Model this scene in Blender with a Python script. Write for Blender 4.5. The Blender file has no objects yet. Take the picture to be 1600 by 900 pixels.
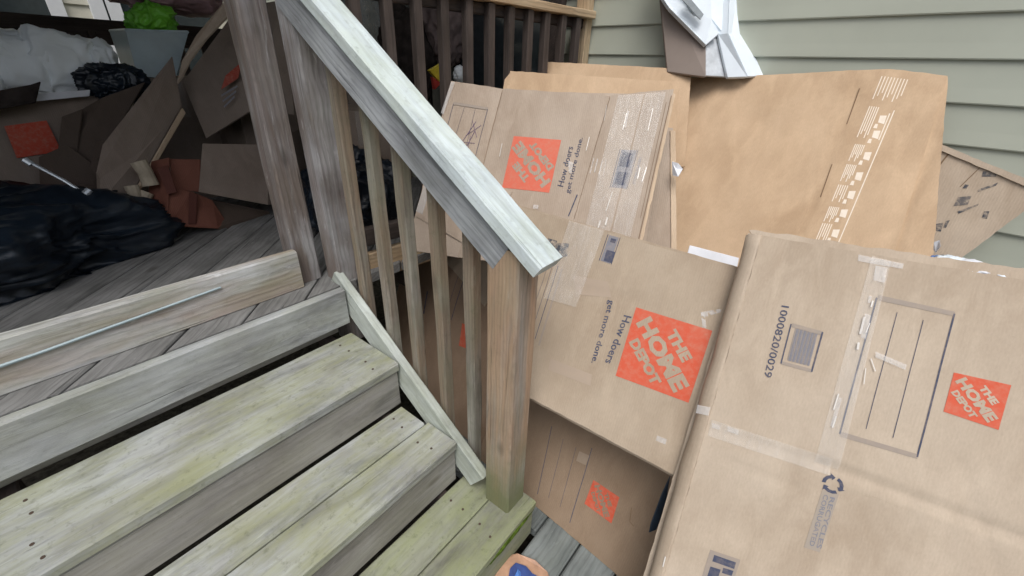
import bpy, bmesh, math, random
from mathutils import Vector, Matrix, noise
random.seed(7)
S = bpy.context.scene
COL = S.collection

# ------------------------------------------------------------------ camera
# metres; X runs along the stair treads towards the house wall, Y climbs the stairs, Z up, Z=0 on the lowest tread
CAM = Vector((-0.680275, -0.733169, 1.304208))
CR = Vector((0.620025, -0.783889, 0.032971)); CU = Vector((0.350581, 0.314401, 0.882182)); CF = Vector((0.701899, 0.535416, -0.469753))
FPX = 651.434
cd = bpy.data.cameras.new('camera'); cam = bpy.data.objects.new('camera', cd); COL.objects.link(cam)
cd.sensor_width = 36; cd.lens = 36 * FPX / 1600; cd.clip_start = 0.02; cd.clip_end = 500
M = Matrix((CR, CU, -CF)).transposed().to_4x4(); M.translation = CAM
cam.matrix_world = M
S.camera = cam
# ------------------------------------------------------------------ sky, sun, exposure (bright overcast day)
SUN_EL, SUN_AZ = math.radians(62), math.radians(235)
w = bpy.data.worlds.new('World'); S.world = w; w.use_nodes = True
nt = w.node_tree; nt.nodes.clear()
sky = nt.nodes.new('ShaderNodeTexSky'); sky.sky_type = 'NISHITA'; sky.sun_disc = False
sky.sun_elevation = SUN_EL; sky.sun_rotation = SUN_AZ; sky.air_density = 1.0; sky.dust_density = 4.0
hs = nt.nodes.new('ShaderNodeHueSaturation'); hs.inputs['Saturation'].default_value = 0.5
bg = nt.nodes.new('ShaderNodeBackground'); bg.inputs['Strength'].default_value = 0.15
wo = nt.nodes.new('ShaderNodeOutputWorld')
nt.links.new(sky.outputs[0], hs.inputs['Color']); nt.links.new(hs.outputs[0], bg.inputs[0]); nt.links.new(bg.outputs[0], wo.inputs[0])
sl = bpy.data.lights.new('sun', 'SUN'); sl.energy = 1.3; sl.angle = math.radians(35); sl.color = (1, .985, .95)
so = bpy.data.objects.new('sun', sl); COL.objects.link(so)
sd = Vector((math.sin(SUN_AZ) * math.cos(SUN_EL), math.cos(SUN_AZ) * math.cos(SUN_EL), math.sin(SUN_EL)))
so.rotation_euler = sd.to_track_quat('Z', 'Y').to_euler()
S.view_settings.view_transform = 'Standard'; S.view_settings.look = 'None'; S.view_settings.gamma = 1
S.view_settings.exposure = 0.22
S.render.engine = 'CYCLES'; S.cycles.max_bounces = 6

# ------------------------------------------------------------------ materials
def srgb(r, g, b):
    f = lambda c: (c / 255 / 12.92) if c <= 10 else ((c / 255 + .055) / 1.055) ** 2.4
    return (f(r), f(g), f(b), 1)
def lin(r, g, b): return (r, g, b, 1)
class MT:
    def __init__(s, name):
        s.m = bpy.data.materials.new(name); s.m.use_nodes = True; s.t = s.m.node_tree
        s.b = s.t.nodes['Principled BSDF']
    def n(s, kind, **kw):
        nd = s.t.nodes.new('ShaderNode' + kind)
        for k, v in kw.items():
            if k in nd.inputs.keys(): nd.inputs[k].default_value = v
            else: setattr(nd, k, v)
        return nd
    def l(s, a, b): s.t.links.new(a, b)
    def mix(s, fac, a, b, mode='MIX'):
        nd = s.n('Mix', data_type='RGBA', blend_type=mode)
        for i, v in ((0, fac), (6, a), (7, b)):
            if hasattr(v, 'node'): s.l(v, nd.inputs[i])
            else: nd.inputs[i].default_value = v
        return nd.outputs[2]
    def noise(s, vec, scale, detail=4, rough=.55, dist=0):
        nd = s.n('TexNoise', Scale=scale, Detail=detail, Roughness=rough, Distortion=dist)
        if vec is not None: s.l(vec, nd.inputs['Vector'])
        return nd.outputs['Fac']
    def ramp(s, v, stops):
        nd = s.n('ValToRGB'); r = nd.color_ramp
        while len(r.elements) < len(stops): r.elements.new(.5)
        for e, (p, c) in zip(r.elements, stops):
            e.position = p; e.color = c if isinstance(c, tuple) else (c, c, c, 1)
        s.l(v, nd.inputs[0]); return nd.outputs[0]
    def math(s, op, a, b=None):
        nd = s.n('Math', operation=op)
        for i, v in ((0, a), (1, b)):
            if v is None: continue
            if hasattr(v, 'node'): s.l(v, nd.inputs[i])
            else: nd.inputs[i].default_value = v
        return nd.outputs[0]
    def bump(s, h, strength=.3, dist=.002):
        nd = s.n('Bump', Strength=strength, Distance=dist); s.l(h, nd.inputs['Height']); s.l(nd.outputs[0], s.b.inputs['Normal'])

def wood(name, base, dark, light, moss=0., mosscol=lin(.22, .24, .09), brown=None, grain=1., crack=.5, rough=.85, foot=0., dirt=.6, stripe=1.):
    m = MT(name)
    tc = m.n('TexCoord'); oi = m.n('ObjectInfo')
    off = m.n('VectorMath', operation='SCALE'); m.l(oi.outputs['Random'], off.inputs['Scale']); off.inputs[0].default_value = (17, 5.3, 7.7)
    co = m.n('VectorMath', operation='ADD'); m.l(tc.outputs['Object'], co.inputs[0]); m.l(off.outputs[0], co.inputs[1])
    def mp(sx, sy, sz):
        k = m.n('Mapping'); m.l(co.outputs[0], k.inputs[0]); k.inputs['Scale'].default_value = (sx, sy, sz); return k.outputs[0]
    fine = m.noise(mp(3, 90, 90), 1, 6, .65)
    mid = m.noise(mp(1.6, 22, 22), 1, 5, .6, .6)
    # cathedral grain: rings round a far-off pith, bent by noise
    wv = m.n('TexWave', wave_type='RINGS', rings_direction='X', wave_profile='SAW'); m.l(mp(.45, 1, 1), wv.inputs['Vector'])
    wv.inputs['Scale'].default_value = 26 * grain; wv.inputs['Distortion'].default_value = 7; wv.inputs['Detail'].default_value = 3
    wv.inputs['Detail Scale'].default_value = .55; wv.inputs['Detail Roughness'].default_value = .55
    big = m.noise(co.outputs[0], 5, 3)
    c = m.mix(m.ramp(mid, [(.3, 0.), (.7, 1.)]), dark, base)
    c = m.mix(m.ramp(big, [(.35, 0.), (.7, .75)]), c, light)
    if brown:
        c = m.mix(m.ramp(m.noise(mp(1.2, 9, 9), 1, 3, .6, .8), [(.42, 0.), (.6, .85)]), c, brown)
    ringd = m.ramp(wv.outputs['Fac'], [(0., 1.), (.55, .97), (.85, .72), (1., .9)])
    c = m.mix(.75 * stripe, c, ringd, 'MULTIPLY')
    c = m.mix(.8 * stripe, c, m.ramp(fine, [(.25, .62), (.5, 1.), (.8, 1.12)]), 'MULTIPLY')
    ck = m.noise(mp(2.2, 70, 70), 1, 3, .5, .3)
    ckr = m.ramp(ck, [(.25, 0.), (.33, 1.)])
    c = m.mix(crack, c, ckr, 'MULTIPLY')
    # weather stains and dirt in long uneven patches, and worn pale scuffs
    c = m.mix(dirt, c, m.ramp(m.noise(mp(1.7, 8, 8), 1, 6, .68, 1.1), [(.3, .5), (.5, .95), (.75, 1.12)]), 'MULTIPLY')
    c = m.mix(1 - stripe, c, m.ramp(m.noise(mp(3, 7, 7), 1, 7, .7, .6), [(.32, .52), (.5, .95), (.7, 1.2)]), 'MULTIPLY')
    c = m.mix(m.ramp(m.noise(mp(5, 30, 30), 1, 5, .7, 1.5), [(.6, 0.), (.72, .45)]), c, lin(min(1, light[0] * 1.15), min(1, light[1] * 1.15), min(1, light[2] * 1.15)))
    # knots and nail stains
    vo = m.n('TexVoronoi', Scale=1.0); m.l(mp(3.1, 7, 7), vo.inputs['Vector'])
    kn = m.ramp(vo.outputs['Distance'], [(.05, 1.), (.13, 0.)])
    c = m.mix(m.math('MULTIPLY', kn, .55), c, lin(dark[0] * .5, dark[1] * .45, dark[2] * .4))
    if moss > 0:
        g = m.n('NewGeometry')
        mn = m.noise(mp(4, 11, 11), 1, 6, .72)
        mk = m.math('MULTIPLY', m.ramp(mn, [(.40, 0.), (.68, 1.)]), moss)
        c = m.mix(mk, c, mosscol)
        sp = m.noise(co.outputs[0], 46, 4, .7)
        c = m.mix(m.math('MULTIPLY', m.ramp(sp, [(.56, 0.), (.72, .55)]), moss), c, lin(.075, .085, .04))
    if foot:   # algae climbing the foot of a post
        g = m.n('NewGeometry'); sx = m.n('SeparateXYZ'); m.l(g.outputs['Position'], sx.inputs[0])
        hgt = m.math('ADD', sx.outputs['Z'], m.math('MULTIPLY', m.math('SUBTRACT', m.noise(co.outputs[0], 9, 5, .7), .5), .35))
        c = m.mix(m.ramp(m.math('MULTIPLY', hgt, 1 / foot), [(.1, .85), (1., 0.)]), c, lin(.15, .17, .075))
    m.l(c, m.b.inputs['Base Color']); m.b.inputs['Roughness'].default_value = rough
    h = m.math('ADD', m.math('MULTIPLY', fine, .7), m.math('MULTIPLY', ckr, .6))
    h = m.math('ADD', h, m.math('MULTIPLY', wv.outputs['Fac'], -.25))
    m.bump(h, .8 * (.4 + .6 * stripe), .003)
    return m.m

def card(name, base, stain=.35, rib=.5, rough=.8, bmp=1.):
    m = MT(name)
    uv = m.n('TexCoord').outputs['UV']; oi = m.n('ObjectInfo')
    off = m.n('VectorMath', operation='SCALE'); m.l(oi.outputs['Random'], off.inputs['Scale']); off.inputs[0].default_value = (9, 4.3, 0)
    ad = m.n('VectorMath', operation='ADD'); m.l(uv, ad.inputs[0]); m.l(off.outputs[0], ad.inputs[1]); co = ad.outputs[0]
    def mp(sx, sy):
        k = m.n('Mapping'); m.l(co, k.inputs[0]); k.inputs['Scale'].default_value = (sx, sy, 1); return k.outputs[0]
    big = m.noise(mp(4, 2.6), 1, 4, .6, .4); fib = m.noise(mp(260, 90), 1, 3, .7); mid = m.noise(mp(18, 7), 1, 4, .6, .5)
    dk = lin(base[0] * .78, base[1] * .74, base[2] * .70); lt = lin(min(1, base[0] * 1.13), min(1, base[1] * 1.13), min(1, base[2] * 1.12))
    c = m.mix(m.ramp(big, [(.3, 0.), (.68, 1.)]), dk, base)
    c = m.mix(m.ramp(mid, [(.45, 0.), (.75, .55)]), c, lt)
    c = m.mix(.5, c, m.ramp(fib, [(.3, .86), (.7, 1.08)]), 'MULTIPLY')
    wv = m.n('TexWave', wave_type='BANDS', bands_direction='X', wave_profile='SIN'); m.l(mp(1, .04), wv.inputs['Vector'])
    wv.inputs['Scale'].default_value = 46; wv.inputs['Distortion'].default_value = 1.2; wv.inputs['Detail'].default_value = 2
    c = m.mix(.10 * rib * 2, c, m.ramp(wv.outputs['Fac'], [(0, .78), (1, 1.05)]), 'MULTIPLY')
    sc = m.noise(mp(9, 30), 1, 5, .75, 1.2)
    c = m.mix(m.ramp(sc, [(.66, 0.), (.72, stain)]), c, lin(base[0] * .6, base[1] * .56, base[2] * .5))
    m.l(c, m.b.inputs['Base Color']); m.b.inputs['Roughness'].default_value = rough
    m.b.inputs['Specular IOR Level'].default_value = .25
    h = m.math('ADD', m.math('MULTIPLY', wv.outputs['Fac'], .35 * rib), m.math('MULTIPLY', mid, .8))
    h = m.math('ADD', h, m.math('MULTIPLY', big, 2.2))
    m.bump(h, .35 * bmp, .004)
    return m.m

def plain(name, col, rough=.6, spec=.4, var=.15, scale=20, bump=.1, metal=0, col2=None, trans=0, bscale=None, bdist=.003, coat=0):
    m = MT(name); co = m.n('TexCoord').outputs['Object']
    nz = m.noise(co, scale, 5, .6)
    c2 = col2 or lin(col[0] * (1 - var * 2), col[1] * (1 - var * 2), col[2] * (1 - var * 2))
    m.l(m.mix(m.ramp(nz, [(.35, 0.), (.65, 1.)]), c2, col), m.b.inputs['Base Color'])
    m.b.inputs['Roughness'].default_value = rough; m.b.inputs['Specular IOR Level'].default_value = spec
    m.b.inputs['Metallic'].default_value = metal; m.b.inputs['Transmission Weight'].default_value = trans
    m.b.inputs['Coat Weight'].default_value = coat
    if bump: m.bump(m.noise(co, bscale or scale * 3, 5, .6), bump, bdist)
    return m.m
def ink(name, col, wear=.35, under=None):
    m = MT(name); uv = m.n('TexCoord').outputs['UV']
    nz = m.noise(uv, 60, 5, .7); nb = m.noise(uv, 9, 3)
    f = m.math('MULTIPLY', m.ramp(nz, [(.45, 0.), (.72, 1.)]), wear)
    f = m.math('ADD', f, m.math('MULTIPLY', m.ramp(nb, [(.5, 0.), (.8, 1.)]), wear * .5))
    m.l(m.mix(f, col, under or KR), m.b.inputs['Base Color']); m.b.inputs['Roughness'].default_value = .75
    m.b.inputs['Specular IOR Level'].default_value = .25
    return m.m
def tape_mat(name, tint=(.9, .88, .84), alpha=.35):
    m = MT(name); uv = m.n('TexCoord').outputs['UV']
    m.b.inputs['Base Color'].default_value = (*tint, 1); m.b.inputs['Roughness'].default_value = .16
    m.b.inputs['Specular IOR Level'].default_value = .6
    k = m.n('Mapping'); m.l(uv, k.inputs[0]); k.inputs['Scale'].default_value = (40, 9, 1)
    nz = m.noise(k.outputs[0], 1, 4, .65, 1.5); m.bump(nz, .9, .004)
    tr = m.n('BsdfTransparent'); mx = m.n('MixShader')
    a = m.math('ADD', m.math('MULTIPLY', m.ramp(nz, [(.5, 0.), (.8, 1.)]), .14), alpha)
    m.l(a, mx.inputs[0]); m.l(tr.outputs[0], mx.inputs[1]); m.l(m.b.outputs[0], mx.inputs[2])
    out = [n for n in m.t.nodes if n.type == 'OUTPUT_MATERIAL'][0]; m.l(mx.outputs[0], out.inputs['Surface'])
    return m.m

KR = lin(.47, .36, .265)
W_TREAD = wood('wood_tread', lin(.39, .395, .37), lin(.22, .22, .205), lin(.52, .55, .54), .7, lin(.31, .325, .16), grain=.8, stripe=.5, dirt=.9)
W_MOSSY = wood('wood_mossy', lin(.27, .275, .21), lin(.16, .16, .125), lin(.38, .4, .32), .8, lin(.26, .29, .135), grain=.8, stripe=.5, dirt=.9)
W_RISER = wood('wood_riser', lin(.34, .325, .305), lin(.23, .215, .2), lin(.42, .41, .39), .3, lin(.28, .28, .17), grain=.8, stripe=.5, dirt=.8)
W_RIMTOP = wood('wood_rim_top', lin(.43, .44, .43), lin(.3, .305, .3), lin(.55, .58, .6), .35, lin(.36, .38, .25), grain=.8, stripe=.5, dirt=.8)
W_RIM = wood('wood_rim', lin(.62, .63, .62), lin(.36, .33, .30), lin(.80, .83, .85), .3, lin(.3, .32, .1), brown=lin(.42, .34, .28))
W_RAIL = wood('wood_rail', lin(.34, .355, .375), lin(.13, .135, .15), lin(.52, .55, .58), .12, lin(.33, .36, .2), grain=1.3, crack=.6)
W_CAP = wood('wood_cap', lin(.64, .735, .755), lin(.44, .5, .51), lin(.78, .86, .89), .4, lin(.52, .58, .42), grain=.7, crack=.6, stripe=.5, dirt=.45)
W_POST = wood('wood_post', lin(.42, .375, .325), lin(.24, .2, .165), lin(.52, .48, .43), .2, lin(.26, .27, .15), brown=lin(.46, .30, .19), grain=1.4, foot=.34, dirt=.5, stripe=.85)
W_NEWEL = wood('wood_newel', lin(.30, .275, .27), lin(.10, .08, .075), lin(.55, .55, .57), .08, grain=1.3, crack=.85, brown=lin(.19, .145, .125), dirt=.8)
W_BAL = wood('wood_baluster', lin(.30, .275, .235), lin(.16, .135, .11), lin(.38, .365, .32), .5, lin(.19, .2, .13), brown=lin(.27, .195, .135), grain=1.3)
W_NEW = wood('wood_fresh', lin(.55, .4, .25), lin(.42, .28, .16), lin(.62, .5, .34), 0, grain=1)
W_DARK = wood('wood_stained', lin(.075, .055, .045), lin(.04, .03, .026), lin(.11, .085, .075), 0)
W_DECK = wood('wood_deck', lin(.22, .22, .215), lin(.11, .11, .105), lin(.31, .31, .305), 0, crack=.7)
W_GREY = wood('wood_ground', lin(.2, .22, .22), lin(.1, .115, .115), lin(.3, .33, .33), .15, lin(.16, .19, .12), crack=.7)
SIDING = plain('siding_paint', lin(.475, .50, .42), .55, .35, .05, 2.2, .12, bscale=60, bdist=.0008)
SOFFIT = plain('soffit', lin(.4, .4, .38), .7)
TRIM = plain('white_trim', lin(.78, .8, .82), .5, var=.03)
CREAM = plain('cream_siding', lin(.62, .6, .5), .6, var=.03)
GLASS = plain('window_glass', lin(.035, .045, .05), .12, .6, .1, bump=0)
C_A = card('cardboard_pale', lin(.51, .425, .335), .3, .22)
C_C = card('cardboard_tan', lin(.44, .36, .275), .35)
C_L = card('cardboard_low_shade', lin(.32, .235, .165), .4)  # shade among the stacked boxes is put into this darker base
C_D = card('cardboard_grey_tan', lin(.45, .37, .30), .3)
C_B = card('cardboard_kraft', lin(.575, .42, .28), .05, .25, bmp=.3)
C_F = card('cardboard_worn', lin(.56, .46, .36), .6)
C_E = card('cardboard_brown', lin(.32, .23, .165), .5)
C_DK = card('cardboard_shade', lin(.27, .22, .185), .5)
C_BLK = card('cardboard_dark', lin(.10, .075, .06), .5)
EDGE = card('cardboard_edge', lin(.6, .47, .34), .6, 1)
NAVY = ink('ink_navy', lin(.065, .075, .12), .25); GREYINK = ink('ink_grey', lin(.33, .28, .24), .3); GREYBLUE = ink('ink_grey_blue', lin(.22, .22, .25), .3)
ORANGE = ink('ink_orange', lin(.60, .105, .055), .3); WHITEINK = ink('ink_white', lin(.82, .73, .62), .25, lin(.62, .415, .235)); CREASE = ink('crease_dark', lin(.2, .13, .075), .1)
BLACKSMUDGE = ink('smudge_black', lin(.07, .075, .09), 1.1, lin(.5, .41, .32))
TAPE = tape_mat('clear_tape', alpha=.16); TAPEW = tape_mat('frosted_tape', (.9, .9, .9), .30)
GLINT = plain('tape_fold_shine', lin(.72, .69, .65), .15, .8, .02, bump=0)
BLACKBAG = plain('black_plastic', lin(.012, .020, .032), .34, .45, .3, 6, .35, bscale=9, bdist=.012)
WHITEP = plain('white_plastic', lin(.74, .81, .87), .6, .3, .02, bump=.03)
FOAM = plain('white_foam', lin(.9, .95, .97), .45, .5, .02, 8, .15, bscale=14, bdist=.01)
PAPER = plain('paper_white', lin(.75, .77, .82), .7, .2, .06)
GREENB = plain('green_bag', lin(.2, .6, .05), .4, .5, .2, 6, .4, bscale=9, bdist=.015)
PINKB = plain('pink_bag', lin(.45, .28, .3), .45, .4, .2, 12, .5, bscale=20, bdist=.01)
BIN = plain('translucent_bin', lin(.72, .86, .92), .3, .4, .08, 9, .05, trans=.35)
BUCKET = plain('orange_bucket', lin(.52, .13, .06), .4, .4, .1)
DCLOTH = plain('dark_cloth', lin(.05, .04, .036), .9, .1, .3, 12, .6, bscale=40)
TANROLL = plain('kraft_roll', lin(.5, .43, .33), .8, .1)
STEEL = plain('bright_metal', lin(.7, .75, .8), .3, .5, .05, metal=.6)
YELLOW = plain('yellow_plastic', lin(.7, .55, .05), .5); RED = plain('red_plastic', lin(.4, .04, .03), .5); BLUEP = plain('blue_plastic', lin(.1, .25, .65), .35)
PKGBLUE = plain('package_blue', lin(.06, .1, .3), .3, .5, bump=.4); PKGOR = plain('package_orange', lin(.55, .33, .22), .3, .5, bump=.4)
CLEAR = tape_mat('clear_film', (.8, .85, .88), .3)
SOIL = plain('soil', lin(.1, .09, .07), .95, .1, .3, 30, .6)
ROOFM = plain('roof_underside', lin(.06, .055, .05), .9)
SKYBLOCK = plain('sky_blocker_green', lin(.05, .075, .03), .9, .1, .4, 12, .8)  # for the added sky blocker behind the viewer
MOSSM = plain('moss', lin(.13, .2, .03), .95, .1, .35, 60, .8, bscale=150)

# ------------------------------------------------------------------ object helpers
def thing(name, label, cat, loc=(0, 0, 0), group=None, kind=None):
    o = bpy.data.objects.new(name, None); COL.objects.link(o); o.location = loc; o.empty_display_size = .1
    if label: o['label'] = label
    if cat: o['category'] = cat
    if group: o['group'] = group
    if kind: o['kind'] = kind
    return o
def tag(o, label=None, cat=None, group=None, kind=None):
    for k, v in (('label', label), ('category', cat), ('group', group), ('kind', kind)):
        if v: o[k] = v
    return o
def parent(o, p):
    """child keeps its place; every thing here stands unrotated"""
    if p is None: return
    mb = o.matrix_basis.copy(); off = Vector(p.location)
    q = p.parent
    o.parent = p
    if q is not None: off = off + Vector(q.location) if p.rotation_euler.to_quaternion().angle < 1e-6 else off
    o.matrix_parent_inverse = Matrix.Identity(4)
    if p.type == 'EMPTY':
        o.matrix_basis = Matrix.Translation(-Vector(p.location)) @ mb
    else:
        o.matrix_basis = WORLD[p.name].inverted() @ mb
WORLD = {}
def link(name, me, mats, par=None, mat4=None, smooth=False):
    o = bpy.data.objects.new(name, me); COL.objects.link(o)
    for m in (mats if isinstance(mats, (list, tuple)) else [mats]):
        if m.name not in [x.name for x in me.materials if x]: me.materials.append(m)
    mat4 = mat4 or Matrix.Identity(4)
    o.matrix_basis = mat4; WORLD[o.name] = mat4.copy()
    if smooth:
        for p in me.polygons: p.use_smooth = True
    parent(o, par); return o
def boxuv(me):
    uvl = me.uv_layers.new(name='UVMap') if not me.uv_layers else me.uv_layers[0]
    for p in me.polygons:
        n = p.normal; a = max(range(3), key=lambda i: abs(n[i]))
        ax = [(1, 2), (0, 2), (0, 1)][a]
        for li in p.loop_indices:
            c = me.vertices[me.loops[li].vertex_index].co; uvl.data[li].uv = (c[ax[0]], c[ax[1]])
def mesh(name, vs, fs, uv=None):
    me = bpy.data.meshes.new(name); me.from_pydata([tuple(v) for v in vs], [], fs); me.update()
    if uv is None: boxuv(me)
    else:
        l = me.uv_layers.new(name='UVMap')
        for lp in me.loops: l.data[lp.index].uv = uv[lp.vertex_index]
    return me
def board(name, a, b, up, wid, thk, mat, par, jit=.0012, ch=.004, seg=None, cut=None, smooth=False):
    """a plank from a to b (centre line), up = direction of its thickness; edges eased and slightly uneven"""
    a = Vector(a); b = Vector(b); x = (b - a); L = x.length; x.normalize()
    z = Vector(up); z = (z - x * z.dot(x)).normalized(); y = z.cross(x)
    m4 = Matrix((x, y, z)).transposed().to_4x4(); m4.translation = (a + b) / 2
    hw, ht = wid / 2, thk / 2
    prof = [(-hw + ch, -ht), (hw - ch, -ht), (hw, -ht + ch), (hw, ht - ch), (hw - ch, ht), (-hw + ch, ht), (-hw, ht - ch), (-hw, -ht + ch)]
    n = seg or max(2, min(40, int(L / .06))); vs = []; fs = []
    sd = random.random() * 100
    for i in range(n + 1):
        t = -L / 2 + L * i / n
        for k, (py, pz) in enumerate(prof):
            d = noise.noise_vector(Vector((t * 6 + sd, k * 3.1, sd))) * jit
            e = noise.noise(Vector((t * 1.1 + sd, 0, sd))) * jit * 2
            vs.append((t, py + d.y + e, pz + d.z))
    for i in range(n):
        for k in range(8):
            q = i * 8; k2 = (k + 1) % 8; fs.append((q + k, q + 8 + k, q + 8 + k2, q + k2)[::-1])
    fs.append(tuple(range(8))[::-1]); fs.append(tuple(n * 8 + k for k in range(8)))
    me = mesh(name, vs, fs)
    if cut:
        bm = bmesh.new(); bm.from_mesh(me); inv = m4.inverted()
        for co, no in cut:   # world planes; the side the normal points to is removed
            c = inv @ Vector(co); nn = inv.to_3x3() @ Vector(no)
            g = bm.verts[:] + bm.edges[:] + bm.faces[:]
            r = bmesh.ops.bisect_plane(bm, geom=g, plane_co=c, plane_no=nn, clear_outer=True)
            es = [e for e in r['geom_cut'] if isinstance(e, bmesh.types.BMEdge)]
            if es: bmesh.ops.holes_fill(bm, edges=es)
        bmesh.ops.recalc_face_normals(bm, faces=bm.faces[:])
        if not bm.faces: bm.free(); return None
        bm.to_mesh(me); bm.free(); boxuv(me)
    return link(name, me, mat, par, m4)
def ray(x, y): return (CF * FPX + CR * (x - 800) - CU * (y - 450))
def hit(x, y, o, n):
    v = ray(x, y); n = Vector(n); return CAM + v * ((Vector(o) - CAM).dot(n) / v.dot(n))
def onY(x, y, Y): return hit(x, y, (0, Y, 0), (0, 1, 0))
def onZ(x, y, Z): return hit(x, y, (0, 0, Z), (0, 0, 1))
def at(x, y, d): return CAM + ray(x, y) * (d / FPX)
def slab(name, pts, depth, mat, par, base=None):
    """solid with the outline pts (front face) pushed back by the vector depth"""
    pts = [Vector(p) for p in pts]; n = len(pts); depth = Vector(depth); c = pts[0].copy()
    vs = [p - c for p in pts] + [p + depth - c for p in pts]
    fs = [tuple(range(n)), tuple(range(2 * n - 1, n - 1, -1))] + [(i, (i + 1) % n + 0, (i + 1) % n + n, i + n)[::-1] for i in range(n)]
    bm = bmesh.new(); bv = [bm.verts.new(v) for v in vs]
    for f in fs: bm.faces.new([bv[i] for i in f])
    bmesh.ops.recalc_face_normals(bm, faces=bm.faces[:])
    bmesh.ops.bevel(bm, geom=bm.edges[:], offset=.0015, segments=1, affect='EDGES', clamp_overlap=True)
    me = bpy.data.meshes.new(name); bm.to_mesh(me); bm.free(); boxuv(me)
    return link(name, me, mat, par, Matrix.Translation(c))
def blob(name, c, rad, mat, par=None, amp=.12, freq=3., sub=5, floor=None, seed=0, sharp=.5, rot=0):
    bm = bmesh.new(); bmesh.ops.create_icosphere(bm, subdivisions=sub, radius=1)
    R = Matrix.Rotation(rot, 3, 'Z')
    for v in bm.verts:
        d = v.co.copy(); p = d * freq + Vector((seed, seed * 1.7, 0))
        a = noise.fractal(p, 1.0, 2.0, 4) ; r_ = 1 - abs(noise.noise(p * 1.9 + Vector((3, 1, 2)))) * 2
        r2 = 1 - abs(noise.noise(p * 4.3)) * 2
        k = 1 + amp * (a * (1 - sharp) + sharp * (r_ * .7 + r2 * .35))
        v.co = R @ Vector((d.x * rad[0] * k, d.y * rad[1] * k, d.z * rad[2] * k))
        if floor is not None and v.co.z + c[2] < floor: v.co.z = floor - c[2] + .003 * noise.noise(p * 3)
    me = bpy.data.meshes.new(name); bm.to_mesh(me); bm.free(); boxuv(me)
    return link(name, me, mat, par, Matrix.Translation(Vector(c)), smooth=True)
def sack(name, c, rad, mat, par=None, fold=.16, seed=0, floor=None, neck=None, rot=0, sub=6, square=1.):
    """a soft plastic bag: slack hollows, long sharp folds that run to its neck"""
    bm = bmesh.new(); bmesh.ops.create_icosphere(bm, subdivisions=sub, radius=1); R = Matrix.Rotation(rot, 3, 'Z')
    nk = Vector(neck or (.3, 0, 1)).normalized()
    for v in bm.verts:
        d = v.co.copy(); so_ = Vector((seed, seed * .7, 3))
        if square < 1: d = Vector([math.copysign(abs(t) ** square, t) for t in d])
        al = d.dot(nk); pr = d - nk * al * .8
        wv_ = noise.noise_vector(d * 1.3 + so_) * .5
        f1 = 1 - abs(noise.noise(pr * 1.5 + wv_ + so_)) * 2.6; f2 = 1 - abs(noise.noise(pr * 3.4 + wv_ * 2 + so_ * 2)) * 2.6
        f3 = 1 - abs(noise.noise(d * 7 + wv_ * 3 + so_)) * 2.6
        k = 1 + .22 * noise.noise(d * 1.1 + so_) + fold * (max(0, f1) ** 2 * .7 + max(0, f2) ** 2 * .35 + max(0, f3) ** 2 * .1 - .45)
        v.co = R @ Vector((d.x * rad[0] * k, d.y * rad[1] * k, d.z * rad[2] * k))
        if floor is not None and v.co.z + c[2] < floor: v.co.z = floor - c[2] + .004 * noise.noise(d * 5)
    me = bpy.data.meshes.new(name); bm.to_mesh(me); bm.free(); boxuv(me)
    return link(name, me, mat, par, Matrix.Translation(Vector(c)), smooth=True)
def tube(name, pts, rad, mat, par, n=8):
    vs = []; fs = []; pts = [Vector(p) for p in pts]; c = pts[0].copy()
    for i, p in enumerate(pts):
        t = (pts[min(i + 1, len(pts) - 1)] - pts[max(i - 1, 0)]).normalized()
        a = t.orthogonal().normalized(); b = t.cross(a); r = rad[i] if isinstance(rad, (list, tuple)) else rad
        for k in range(n):
            th = 2 * math.pi * k / n; vs.append(p - c + (a * math.cos(th) + b * math.sin(th)) * r)
    for i in range(len(pts) - 1):
        for k in range(n): fs.append((i * n + k, i * n + (k + 1) % n, (i + 1) * n + (k + 1) % n, (i + 1) * n + k))
    fs.append(tuple(range(n))[::-1]); fs.append(tuple((len(pts) - 1) * n + k for k in range(n)))
    return link(name, mesh(name, vs, fs), mat, par, Matrix.Translation(c), smooth=False)

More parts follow.
